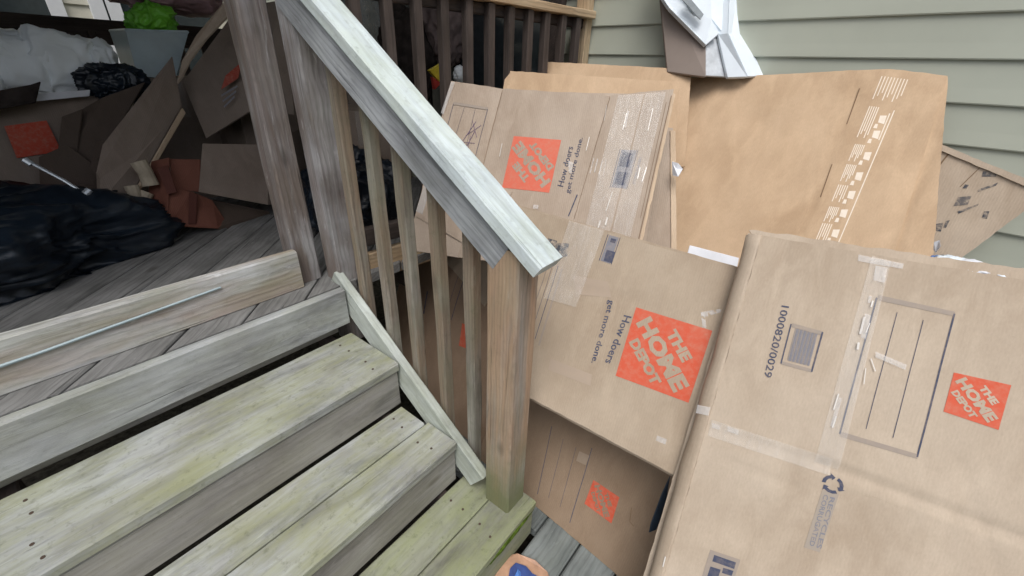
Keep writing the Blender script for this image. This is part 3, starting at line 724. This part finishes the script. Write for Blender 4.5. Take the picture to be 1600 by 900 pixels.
# --- C2: lower flattened box standing on the walkway
U2 = (-.08, -.997, 0); V2 = (-.489, .039, -.871)
O2 = at(890, 840, 1.39 + .0)
O2 = onZ(890, 838, -.172)
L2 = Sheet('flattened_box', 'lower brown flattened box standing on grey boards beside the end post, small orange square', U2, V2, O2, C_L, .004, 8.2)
q = L2.uv
e1, e2 = q(815, 772), q(1010, 945)
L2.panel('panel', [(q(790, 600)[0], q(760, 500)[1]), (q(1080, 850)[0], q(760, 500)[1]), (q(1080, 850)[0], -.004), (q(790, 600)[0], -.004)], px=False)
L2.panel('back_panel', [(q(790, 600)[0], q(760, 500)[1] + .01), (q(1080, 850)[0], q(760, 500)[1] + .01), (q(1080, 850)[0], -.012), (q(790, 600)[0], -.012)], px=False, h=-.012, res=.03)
L2.lines('ruled_line', [((862, 666), (840, 772), .0025), ((880, 686), (857, 778), .0013), ((900, 699), (875, 792), .0013), ((925, 700), (890, 817), .0025)], NAVY)
L2.quads('grey_smudge', [[(905, 705), (921, 712), (915, 727), (900, 720)]], ink('ink_fainter', lin(.36, .28, .21), .3, KR))
L2.logo([(927, 750), (968, 777), (955, 818), (913, 787)], math.radians(45))
L2.lines('crease', [((987, 793), (984, 815), .002), ((984, 815), (990, 822), .002)], CREASE)

# --- sheets seen through the balusters
E1 = Sheet('flattened_box', 'brown flattened box seen behind the stair balusters with orange print', U2, V2, O2 - L2.N * .03, C_E, .006, 11)
q = E1.uv
E1.panel('panel', [q(655, 352), q(860, 470), (q(800, 700)[0], -.02), (q(585, 560)[0], -.02)], px=False)
E1.panel('side_flap', [q(700, 350), q(790, 420), q(760, 480), q(690, 400)], px=False, h=.01, mat=C_C)
E1.quads('orange_square', [[(722, 505), (745, 514), (738, 548), (717, 540)]], ORANGE)
E1.lines('printed_line', [((728, 425), (705, 500), .004), ((720, 420), (694, 500), .002), ((700, 455), (685, 520), .002), ((668, 455), (662, 490), .008)], NAVY)
E2 = Sheet('flattened_box', 'pale cardboard edge with glossy tape behind the middle balusters', (.385, -.923, 0), (-.46, -.192, -.867), at(680, 320, 1.56), C_D, .004, 13)
q = E2.uv
E2.panel('panel', [q(672, 240), q(800, 300), q(760, 400), q(650, 338)], px=False)
E2.quads('tape', [[(664, 285), (674, 290), (660, 335), (650, 330)]], TAPEW)
E3 = Sheet('flattened_box', 'narrow tan cardboard strip low behind the second stair baluster', U2, V2, O2 - L2.N * .045, C_F, .004, 17)
q = E3.uv
E3.panel('panel', [q(640, 395), q(665, 405), q(640, 560), q(600, 520)], px=False)

# --- D: back left box with tape and orange square
UD = (.385, -.923, 0); VD = (-.46, -.192, -.867)
D = Sheet('flattened_box', 'grey tan flattened box behind the handrail, orange square, glossy tape down its right side', UD, VD, at(850, 250, 1.48), C_D, .005, 21)
D.crease((785, 140), (752, 270), -.004, .005); D.crease((952, 150), (895, 345), -.004, .005)
q = D.uv
D.panel('panel', [q(785, 138), q(952, 150), q(880, 420), q(715, 402)], px=False)
D.panel('side_panel', [q(705, 127), q(785, 138), q(715, 402), q(635, 390)], px=False, h=-.001)
D.panel('side_panel', [q(952, 150), q(1053, 139), q(985, 440), q(880, 420)], px=False, h=.0005)
D.panel('back_panel', [q(700, 136), q(1050, 146), q(1000, 425), q(632, 385)], px=False, h=-.014, res=.03)
D.panel('edge_flap', [q(1050, 142), q(1056, 146), q(1002, 385), q(996, 380)], px=False, h=-.004, res=.02, mat=EDGE)
D.logo([(803, 213), (877, 219), (858, 301), (784, 293)], math.radians(225), mat=ink('ink_orange_bright', lin(.66, .15, .095), .25))
D.textpx('printing', [('How doers', (880, 292), (896, 230), (871, 290))], NAVY, .01)
D.textpx('printing', [('get more done.', (892, 303), (913, 216), (883, 301))], NAVY, .01)
D.lines('address_box', [((709, 163), (696, 210), .0018), ((762, 171), (738, 262), .0018), ((726, 168), (712, 212), .001), ((743, 170), (728, 230), .001)], NAVY)
D.quads('grey_band', [[(709, 160), (763, 168), (762, 172), (708, 164)]], GREYINK)
D.lines('handwriting', [((744, 190), (722, 222), .0018), ((738, 188), (745, 215), .0016), ((752, 196), (728, 212), .0016), ((722, 222), (742, 224), .0016), ((742, 205), (724, 238), .002), ((735, 212), (730, 240), .0014)], ink('pen_violet', lin(.12, .08, .17), .2))
D.lines('stamp_frame', [((969, 233), (953, 294), .0022), ((997, 234), (979, 296), .0022)], NAVY)
D.quads('stamp', [[(971, 234), (995, 235), (978, 295), (955, 293)]], GREYBLUE)
D.quads('stamp_mark', [[(973, 238), (990, 240), (983, 262), (967, 260)], [(965, 268), (982, 270), (976, 290), (960, 288)]], NAVY, .0013)
D.textpx('small_print', [('CORRUGATED', (992, 288), (1003, 246), (988, 287))], GREYBLUE, .02)
D.lines('printed_line', [((902, 304), (888, 338), .004), ((908, 306), (896, 338), .0018)], NAVY)
D.quads('tape', [[(966, 150), (1006, 148), (945, 395), (905, 392)]], TAPE, .0042)
D.quads('tape', [[(1008, 147), (1040, 145), (978, 398), (948, 396)]], TAPE, .0046)
D.lines('tape_wear_glint', [((928, 248), (922, 272), .003), ((934, 249), (929, 270), .004), ((941, 252), (936, 273), .003), ((947, 250), (943, 275), .002)], TAPEW, .0054)  # pale lines paint the shiny patch on this tape
D.quads('tape_wear_glint', [[(980, 175), (983, 175), (978, 200), (976, 200)], [(888, 252), (896, 255), (893, 272), (889, 270)], [(834, 320), (842, 321), (841, 327), (833, 326)], [(706, 129), (712, 130), (694, 180), (690, 178)]], TAPEW, .0054)
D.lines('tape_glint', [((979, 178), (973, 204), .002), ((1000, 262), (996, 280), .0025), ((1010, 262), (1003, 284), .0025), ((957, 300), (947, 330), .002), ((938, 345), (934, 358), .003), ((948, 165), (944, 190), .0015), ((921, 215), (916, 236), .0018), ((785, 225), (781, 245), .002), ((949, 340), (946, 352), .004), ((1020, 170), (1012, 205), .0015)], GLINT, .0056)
D.lines('edge_crease', [((1049, 150), (997, 378), .0022), ((1041, 160), (1001, 340), .0012), ((953, 152), (897, 342), .0014), ((785, 141), (752, 268), .0014)], CREASE, .004)
# behind D, to its right
D2 = Sheet('flattened_box', 'narrow strip of pale cardboard showing right of the taped box', UD, VD, at(1030, 320, 1.52), C_D, .003, 25)
q = D2.uv
D2.panel('panel', [q(1000, 195), q(1052, 200), q(1055, 420), q(960, 420)], px=False)
D2.panel('folded_edge', [q(1047, 205), q(1055, 206), q(1057, 418), q(1049, 418)], px=False, h=.006, res=.02, mat=EDGE)
# dark flaps above D
TN = Sheet('flattened_box', 'orange brown cardboard flap with rounded corner rising behind the taped box', UD, VD, at(900, 140, 1.66), C_B, .005, 28)
q = TN.uv
TN.panel('panel', [q(797, 111), q(1062, 128), q(1050, 300), q(760, 300)], px=False)
TN.panel('corner', [q(789, 124), q(799, 110.6), q(790, 200), q(776, 200)], px=False, res=.02)
TN2 = Sheet('flattened_box', 'brown cardboard strip behind the rounded flap, below the siding', (.16, -.987, 0), VD, at(950, 110, 1.86), C_B, .003, 31)
q = TN2.uv
TN2.panel('panel', [q(847, 96), q(1080, 108), q(1070, 260), q(820, 260)], px=False)

# --- B: the big orange brown kraft sheet against the wall
UB = (-.104, -.995, 0); VB = (-.555, .058, -.83)
def curlB(u, v): return -.05 * max(0, (u + .02)) * 0
B = Sheet('kraft_sheet', 'largest orange brown kraft cardboard sheet leaning on the siding with white printed marks', UB, VB, at(1480, 118, 1.30), C_B, .009, 35, cat='cardboard sheet')
q = B.uv
B.crease((1340, 130), (1225, 440), -.004, .006); B.crease((1468, 215), (1380, 400), -.006, .02)
B.panel('panel', [q(1055, 122), q(1385, 109), q(1270, 520), q(1010, 520)], px=False)
B.panel('panel', [q(1385, 109), q(1481, 118), q(1376, 470), q(1262, 520)], px=False, h=.0006)
B.panel('side_flap', [q(1481, 118), q(1482, 119), q(1452, 480), q(1370, 480)], px=False, h=-.004)
B.lines('slot', [((1343, 139), (1323, 194), .003), ((1300, 257), (1282, 308), .003)], CREASE)
wl = []; ws = []
def bx(t, s_):   # t along the printed strip (0..1 downwards), s_ across in px
    return (1408 + s_ - 108 * t, 124 + s_ * .12 + 262 * t)
for (t0_, t1_, n_, s0_) in ((0, .135, 9, -30), (.175, .36, 5, -30), (.40, .50, 6, -28), (.52, .62, 6, -28), (.64, .74, 5, -28), (.77, .86, 6, -28), (.87, .99, 5, -28)):
    for i in range(n_): 
        wd = 40 if t0_ == 0 else 14
        sx = s0_ + wd * i / (n_ - 1); wl.append((bx(t0_, sx), bx(t1_ - .02 * (i % 3), sx), .0026))
wl.append((bx(.18, 9), bx(.98, 7), .003)); wl.append((bx(.2, 4), bx(.36, 4), .003))
B.lines('white_printing', wl, WHITEINK)
for (t_, r_) in ((.24, 4), (.33, 5), (.46, 6), (.58, 5), (.69, 6), (.80, 6), (.92, 7)):
    k_ = [bx(t_ - .02, -9), bx(t_ - .025, 1), bx(t_ + .025, 2), bx(t_ + .02, -8)]; ws.append(k_)
    ws.append([bx(t_ + .03, -11), bx(t_ + .03, -7), bx(t_ + .055, -6), bx(t_ + .055, -12)])
B.quads('white_symbols', ws, WHITEINK)

# --- F: worn sheet with black smudges at the right, against the wall
hf = hit(1500, 330, HX * 1.10, (HX + Vector((0, 0, -.22))).normalized())
F = Sheet('flattened_box', 'scuffed cardboard piece with black smudges tilted against the siding at far right', -HD, -Vector((.22, 0, 1)), hf, C_F, .004, 41)
q = F.uv
F.panel('panel', [q(1440, 218), q(1640, 300), q(1480, 420), q(1400, 400)], px=False)
F.panel('folded_edge', [q(1468, 225), q(1612, 284), q(1608, 294), q(1466, 234)], px=False, h=.006, res=.015)
F.lines('crease', [((1487, 234), (1465, 262), .004), ((1537, 256), (1500, 292), .002)], CREASE)
F.quads('smudge', [[(1536, 268), (1560, 264), (1556, 276), (1534, 276)], [(1497, 308), (1518, 306), (1512, 320), (1490, 322)], [(1538, 330), (1546, 330), (1542, 342), (1534, 340)], [(1462, 350), (1474, 348), (1470, 362), (1461, 360)], [(1478, 345), (1484, 344), (1478, 356), (1474, 355)], [(1508, 288), (1514, 289), (1510, 295), (1504, 294)],
     [(1496, 330), (1530, 318), (1528, 321), (1498, 334)], [(1528, 296), (1560, 285), (1556, 290), (1528, 300)]], BLACKSMUDGE)

# --- small papers and scraps
def scrap(name, label, pts, d, mat, cat='paper', thick=.004):
    ps = [at(x, y, d + dd) for x, y, dd in pts]
    t = slab(name, ps, CF * thick, mat, None); tag(t, label, cat); return t
scrap('paper', 'white folded paper tucked behind the top edge of the middle box', [(1078, 383, 0), (1155, 403, -.01), (1150, 430, -.01), (1072, 405, 0)], 1.36, PAPER)
scrap('paper', 'small pale pink paper scrap at the right edge of the taped box', [(1050, 252, 0), (1060, 255, -.02), (1067, 264, -.015), (1060, 276, -.03), (1051, 274, .0)], 1.47, PAPER, thick=.002)
t = thing('plastic_wrapper', 'crumpled white and blue plastic on top of the front box', 'plastic', at(1500, 415, 1.0))
for i, (x, y, r_, m_) in enumerate(((1470, 408, .016, BLUEP), (1490, 413, .024, WHITEP), (1520, 420, .026, PAPER), (1555, 428, .02, WHITEP))):
    blob('wrapper', at(x, y, .955 - .02 * i), (r_ * 1.3, r_ * 1.1, r_ * .5), m_, t, .5, 2.0, 4, seed=i * 3, sharp=.8)
scrap('paper', 'small white paper scrap at the lower right corner of the kraft sheet', [(1460, 378, 0), (1469, 375, -.01), (1470, 385, -.02), (1463, 395, -.01), (1459, 390, 0)], 1.12, PAPER, thick=.002)
t = scrap('plastic_scrap', 'dark plastic scrap poking out behind the left edge of the front box', [(1048, 742, 0), (1034, 772, 0), (1017, 818, 0), (1014, 833, 0), (1026, 828, 0), (1040, 790, 0)], 1.16, BLACKBAG, 'plastic')

# --- white moulded plastic piece on top of the sheets
wp = thing('white_plastic_frame', 'white folded plastic frame with a brownish shade-coloured side standing on top of the cardboard', 'plastic frame', at(1110, 110, 1.65))
def poly(name, pts, mat, thick=.012, d=1.45):
    d += .2
    return slab(name, [at(x, y, d + dd) for x, y, dd in pts], CF * thick, mat, wp)
poly('shaded_side', [(1026, -60, .10), (1103, 66, 0), (1103, 120, 0), (1043, 112, .10)], plain('brown_grey_side_shade', lin(.30, .25, .22), .7, .2, .06, 5, .05))  # the side's shade is put into this brown-grey colour
poly('flange', [(1000, -70, .08), (1037, -2, .04), (1046, 12, .02), (1103, 70, -.02), (1124, 52, -.03), (1112, 30, -.03), (1110, -60, -.02)], WHITEP, .02)
poly('slot', [(1063, -4, -.025), (1078, -4, -.028), (1100, 22, -.045), (1094, 31, -.045)], plain('slot_grey', lin(.22, .25, .27), .6), .004)
poly('inner_face', [(1103, 72, -.0), (1122, 54, .01), (1136, 120, .01), (1103, 118, .0)], plain('inner_grey', lin(.62, .66, .7), .6), .01)
poly('column', [(1036, -70, -.02), (1142, -70, -.045), (1137, 52, -.045), (1168, 120, -.05), (1137, 121, -.02), (1122, 54, -.02), (1085, 22, -.02)], WHITEP, .014, 1.46)
poly('column_side', [(1142.5, -70, -.043), (1170, -70, .0), (1156, 52, .0), (1213, 117, .02), (1168.6, 119.6, -.047), (1137.6, 52, -.043)], WHITEP, .014, 1.46)
# --- snack wrapper on the walkway
pk = thing('snack_package', 'blue and orange snack package in clear film on the grey boards by the lowest tread', 'package', onZ(810, 890, -.17))
def flat(name, pts, z_, mat, th_=.006):
    n_ = len(pts); P_ = [onZ(x, y, z_) + Vector((0, 0, .006 * math.sin(i * 2.1))) for i, (x, y) in enumerate(pts)]
    return slab(name, P_, (0, 0, -th_), mat, pk)
flat('pouch', [(768, 925), (776, 884), (788, 868), (808, 864), (836, 876), (856, 892), (866, 925), (820, 950)], -.150, PKGOR, .015)
flat('printed_mark', [(790, 925), (797, 889), (806, 877), (822, 884), (832, 897), (842, 899), (846, 925), (818, 940)], -.143, PKGBLUE, .003)
flat('printed_highlight', [(802, 905), (809, 890), (814, 893), (812, 912)], -.139, BLUEP, .001)
flat('clear_film', [(738, 920), (752, 884), (768, 870), (786, 866), (778, 885), (772, 925)], -.152, CLEAR, .004)
# ================================================================== THE CLUTTERED DECK
FZ = DZ
# big black bag
sack('trash_bag', (-.83, 1.56, .67), (.52, .35, .20), BLACKBAG, None, .34, 11, FZ + .002, (-.6, .3, .7), .1)
tag(bpy.data.objects['trash_bag'], 'large full black trash bag lying on the deck at the left edge', 'trash bag')
sack('trash_bag', onY(182, 132, 2.0), (.13, .1, .08), BLACKBAG, None, .3, 15, None, (.2, .2, 1))
tag(bpy.data.objects['trash_bag.001'], 'small knotted black bag under the clear bin', 'trash bag')
def carton(name, label, front, depth, mat, Y, floor=True, cat='cardboard box', group=None):
    t = thing(name, label, cat, onY(*front[-1], Y), group)
    slab('carton', [onY(x, y, Y + dy) for (x, y, *r_) in front for dy in [(r_[0] if r_ else 0)]], depth, mat, t)
    return t
def ysheet(name, label, pts, mat, thick=.006, cat='cardboard flap', par=None, group=None):
    ps = [onY(x, y, Y) for x, y, Y in pts]
    o = slab(name, ps, CF * thick, mat, par)
    if par is None: tag(o, label, cat, group)
    return o
# left box with orange print
bxl = thing('moving_box', 'dim moving box with red orange square at the left edge under white bundle', 'cardboard box', onY(80, 300, 1.95))
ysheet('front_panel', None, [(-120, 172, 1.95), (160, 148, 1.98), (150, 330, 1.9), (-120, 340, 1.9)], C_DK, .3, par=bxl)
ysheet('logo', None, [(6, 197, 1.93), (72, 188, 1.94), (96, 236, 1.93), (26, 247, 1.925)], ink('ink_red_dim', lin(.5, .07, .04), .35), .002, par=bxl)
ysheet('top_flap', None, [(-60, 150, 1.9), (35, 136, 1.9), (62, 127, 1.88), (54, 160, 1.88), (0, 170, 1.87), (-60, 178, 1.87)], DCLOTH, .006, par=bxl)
ysheet('tape', None, [(56, 146, 1.92), (140, 140, 1.94), (139, 150, 1.94), (55, 158, 1.92)], PAPER, .003, par=bxl)
# white bundles
wb = thing('wrapped_cushion', 'row of white plastic wrapped cushions on the box at far left', 'cushion', onY(80, 140, 2.1))
for i, (x, r_) in enumerate(((-40, .15), (34, .12), (104, .13), (158, .06))):
    sack('cushion', onY(x, 101, 2.15), (r_ * 1.0, .12, .125 if i < 3 else .10), FOAM, wb, .16, 20 + i * 3, None, (0, 0, 1), 0, 5, .6)
# tall dark heap behind
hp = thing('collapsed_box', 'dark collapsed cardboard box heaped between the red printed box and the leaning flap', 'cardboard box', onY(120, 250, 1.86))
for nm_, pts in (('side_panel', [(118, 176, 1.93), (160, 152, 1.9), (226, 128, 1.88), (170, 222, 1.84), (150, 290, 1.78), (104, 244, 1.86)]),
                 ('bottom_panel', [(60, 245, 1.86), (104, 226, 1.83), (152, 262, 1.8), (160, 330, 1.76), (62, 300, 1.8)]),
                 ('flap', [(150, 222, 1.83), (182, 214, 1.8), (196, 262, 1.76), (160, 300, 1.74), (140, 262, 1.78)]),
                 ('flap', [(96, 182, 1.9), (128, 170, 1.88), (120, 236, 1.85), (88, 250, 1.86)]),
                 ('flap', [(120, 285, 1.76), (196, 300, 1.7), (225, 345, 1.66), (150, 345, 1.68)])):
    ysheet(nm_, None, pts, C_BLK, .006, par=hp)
ysheet('cardboard_flap', 'long grey brown cardboard flap leaning in front of the dark heap on the deck', [(160, 226, 1.72), (268, 88, 1.85), (283, 166, 1.8), (190, 330, 1.62), (152, 318, 1.6), (150, 270, 1.66)], C_DK, .006)
ysheet('cardboard_flap', 'narrow edge strip of cardboard beside the long leaning flap', [(284, 168, 1.76), (289, 176, 1.76), (198, 332, 1.58), (190, 332, 1.59)], EDGE, .006)
# open box with flaps behind the newels
ob_ = thing('open_box', 'open dim moving box with raised flaps and faint red print behind the newel posts', 'cardboard box', onY(350, 230, 1.75))
ysheet('raised_flap', None, [(276, 130, 1.75), (284, 95, 1.74), (306, 55, 1.72), (362, -12, 1.7), (372, 8, 1.7), (322, 60, 1.72), (296, 95, 1.74), (284, 120, 1.75)], C_D, .01, par=ob_)
ysheet('back_panel', None, [(285, 128, 1.95), (372, 10, 1.9), (440, 0, 1.75), (460, 180, 1.65), (400, 168, 1.68), (322, 216, 1.8)], C_DK, .01, par=ob_)
ysheet('logo', None, [(352, 118, 1.77), (378, 96, 1.755), (372, 122, 1.75), (345, 140, 1.765)], ink('ink_red_dark', lin(.36, .06, .04), .3), .002, par=ob_)
for k in range(3):
    ysheet('small_print', None, [(345 + 2 * k, 148 + 9 * k, 1.745), (370 - 2 * k, 133 + 8 * k, 1.73), (371 - 2 * k, 136 + 8 * k, 1.73), (346 + 2 * k, 151 + 9 * k, 1.745)], GREYBLUE, .002, par=ob_)
lb = thing('lower_carton', 'plain dim carton turned on its side low behind the newel posts', 'cardboard box', onY(365, 310, 1.6))
ysheet('front_panel', None, [(316, 224, 1.62), (418, 226, 1.56), (419, 320, 1.5), (310, 300, 1.56)], C_DK, .008, par=lb)
ysheet('side_panel', None, [(419, 226, 1.56), (470, 200, 1.75), (480, 300, 1.7), (419, 320, 1.5)], C_DK, .008, par=lb)
# orange bucket lying tipped, with rolls of kraft paper
bk = thing('red_carton', 'broken open reddish brown carton low on the deck under the dim carton', 'cardboard box', onZ(305, 358, FZ))
C_RED = card('cardboard_reddish', lin(.21, .085, .06), .5); C_RDK = card('cardboard_red_dark', lin(.12, .045, .035), .5)
for nm_, pts, m_ in (('side_panel', [(236, 252, 1.66), (264, 246, 1.58), (262, 353, 1.50), (228, 342, 1.60)], C_RED),
                 ('front_panel', [(264, 248, 1.60), (312, 249, 1.60), (313, 300, 1.57), (270, 296, 1.56)], C_RED),
                 ('lower_panel', [(262, 292, 1.56), (300, 300, 1.55), (330, 312, 1.56), (352, 345, 1.54), (340, 357, 1.50), (262, 353, 1.50)], C_RED),
                 ('inner_panel', [(295, 300, 1.53), (308, 303, 1.53), (306, 350, 1.505), (294, 350, 1.505)], C_RDK),
                 ('torn_flap', [(244, 262, 1.57), (262, 258, 1.55), (276, 300, 1.52), (262, 304, 1.53)], C_RDK),
                 ('bottom_panel', [(312, 308, 1.62), (420, 330, 1.58), (425, 372, 1.55), (330, 357, 1.50)], C_BLK)):
    ysheet(nm_, None, pts, m_, .006, par=bk)
for i, (x0_, y0_, x1_, y1_, r_) in enumerate(((216, 252, 236, 290, .03), (205, 290, 215, 325, .026), (228, 300, 205, 345, .028), (180, 320, 225, 338, .02))):
    o = tube('paper_roll', [onY(x0_, y0_, 1.6), onY((x0_ + x1_) / 2 + 2, (y0_ + y1_) / 2, 1.59), onY(x1_, y1_, 1.58)], [r_, r_ * .9, r_], TANROLL, None, 12)
    tag(o, ['crumpled kraft paper roll highest beside the red brown carton', 'thin kraft paper roll in the middle of the scraps left of the red brown carton', 'slanting kraft paper roll low beside the red brown carton', 'flat kraft paper roll nearest the big trash bag'][i], 'paper roll')
pp = onZ(190, 352, FZ + .012)
o = slab('paper', [onZ(x, y, FZ + .008 + h_) for x, y, h_ in ((180, 352, .04), (215, 350, .05), (268, 362, .01), (225, 388, .0), (196, 376, .03))], (0, 0, .003), PAPER, None)
tag(o, 'white sheet of paper on the dark deck boards beside the trash bag', 'paper')
rod = thing('metal_rod', 'thin metal rod leaning over the dark heap towards the trash bag', 'rod', onY(100, 290, 1.5))
tube('rod', [onY(40, 250, 1.62), onY(100, 282, 1.56), onY(158, 318, 1.5)], .006, STEEL, rod)
tube('rod_tip', [onY(38, 249, 1.62), onY(50, 257, 1.61)], .011, STEEL, rod); tube('rod_tip', [onY(133, 303, 1.5), onY(140, 296, 1.5)], .012, STEEL, rod)
# bin with green bag
bn = thing('storage_bin', 'clear plastic storage bin holding a bright green bag', 'bin', onY(240, 120, 2.1))
def ring(pts, Y, dy): return [onY(x, y, Y) for x, y in pts] + [onY(x, y, Y) + Vector((0, dy, 0)) for x, y in pts[::-1]]
tp = [onY(197, 47, 2.1), onY(293, 50, 2.1)]; bt = [onY(218, 118, 2.1), onY(276, 124, 2.1)]
vs = [tp[0], tp[1], tp[1] + Vector((0, .28, 0)), tp[0] + Vector((0, .28, 0)), bt[0] + Vector((0, .03, 0)), bt[1] + Vector((0, .03, 0)), bt[1] + Vector((0, .25, 0)), bt[0] + Vector((0, .25, 0))]
o = link('bin_body', mesh('bin_body', vs, [(0, 1, 5, 4), (1, 2, 6, 5), (2, 3, 7, 6), (3, 0, 4, 7), (4, 5, 6, 7)]), BIN, bn); md = o.modifiers.new('t', 'SOLIDIFY'); md.thickness = .004
tube('rim', [vs[0], vs[1], vs[2], vs[3], vs[0]], .007, BIN, bn, 6)
gb = sack('plastic_bag', onY(238, 32, 2.2), (.10, .08, .075), GREENB, None, .34, 5.3, None, (.2, -.3, 1)); tag(gb, 'bright green plastic bag stuffed in the top of the clear bin', 'plastic bag')
pb = sack('plastic_bag', onY(262, 0, 2.35), (.26, .14, .07), PINKB, None, .25, 8); tag(pb, 'dull pink bag lying above the green bag', 'plastic bag')
# stack under the bin and cartons added behind it to darken the depth
def block(name, label, c, sx, sy, sz, mat, rz=0., cat='cardboard box'):
    t = thing(name, label, cat, (c[0], c[1], c[2])); R_ = Matrix.Rotation(rz, 3, 'Z')
    P = [Vector(c) + R_ @ Vector((a * sx / 2, -sy / 2, b)) for a, b in ((-1, 0), (1, 0), (1, sz), (-1, sz))]
    slab('carton', P, R_ @ Vector((0, sy, 0)), mat, t)
    slab('tape', [Vector(c) + R_ @ Vector((a * .03, -sy / 2 - .002, b)) for a, b in ((-1, sz * .7), (1, sz * .7), (1, sz), (-1, sz))], R_ @ Vector((0, .003, 0)), TAPE, t)
    return t
pbn = onY(247, 121, 2.1)
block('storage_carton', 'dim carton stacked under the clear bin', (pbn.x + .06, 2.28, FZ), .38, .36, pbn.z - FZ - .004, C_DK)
block('storage_carton', 'tall dim carton added to darken the space behind the newel posts', (.50, 2.15, FZ), .5, .45, .62, C_DK, .2)
block('storage_carton', 'dark carton added to darken the space behind the deck railing near the handrail', (.62, 1.35, FZ), .42, .4, .52, C_DK, -.3)
block('storage_carton', 'dark carton added to darken the space behind the deck railing near the house wall', (1.0, 1.9, FZ), .45, .5, .75, C_DK, .1)
sack('trash_bag', (.42, 1.1, FZ + .16), (.22, .2, .2), BLACKBAG, None, .3, 61, FZ + .002)
tag(bpy.data.objects['trash_bag.002'], 'black trash bag on the deck just behind the stair railing', 'trash bag')
# toys and odds behind the railing
def odd(x, y, Y): return onY(x, y, Y)
o = slab('pennant', [odd(671, 110, 1.1), odd(692, 98, 1.1), odd(691, 132, 1.1)], (0, .02, 0), YELLOW, None); tag(o, 'small yellow triangular pennant behind the dark deck railing', 'pennant')
o = slab('red_wedge', [odd(676, 120, 1.09), odd(690, 130, 1.09), odd(680, 140, 1.09)], (0, .02, 0), RED, None); tag(o, 'small dark red wedge just below the yellow pennant', 'toy')
o = blob('pale_bag', odd(718, 116, 1.15), (.035, .03, .04), FOAM, None, .3, 2, 4, seed=71); tag(o, 'small pale round bag behind the dark deck railing', 'bag')
o = blob('clothes_heap', odd(700, 40, 1.5), (.16, .1, .2), plain('mauve_cloth', lin(.2, .15, .14), .9), None, .35, 2, 5, seed=73); tag(o, 'dull brown clothes hanging behind the dark deck railing', 'clothes')
o = blob('clothes_heap', odd(640, 90, 1.6), (.2, .1, .24), DCLOTH, None, .35, 2, 5, seed=75); tag(o, 'dark clothes heaped behind the deck railing next to the handrail', 'clothes')
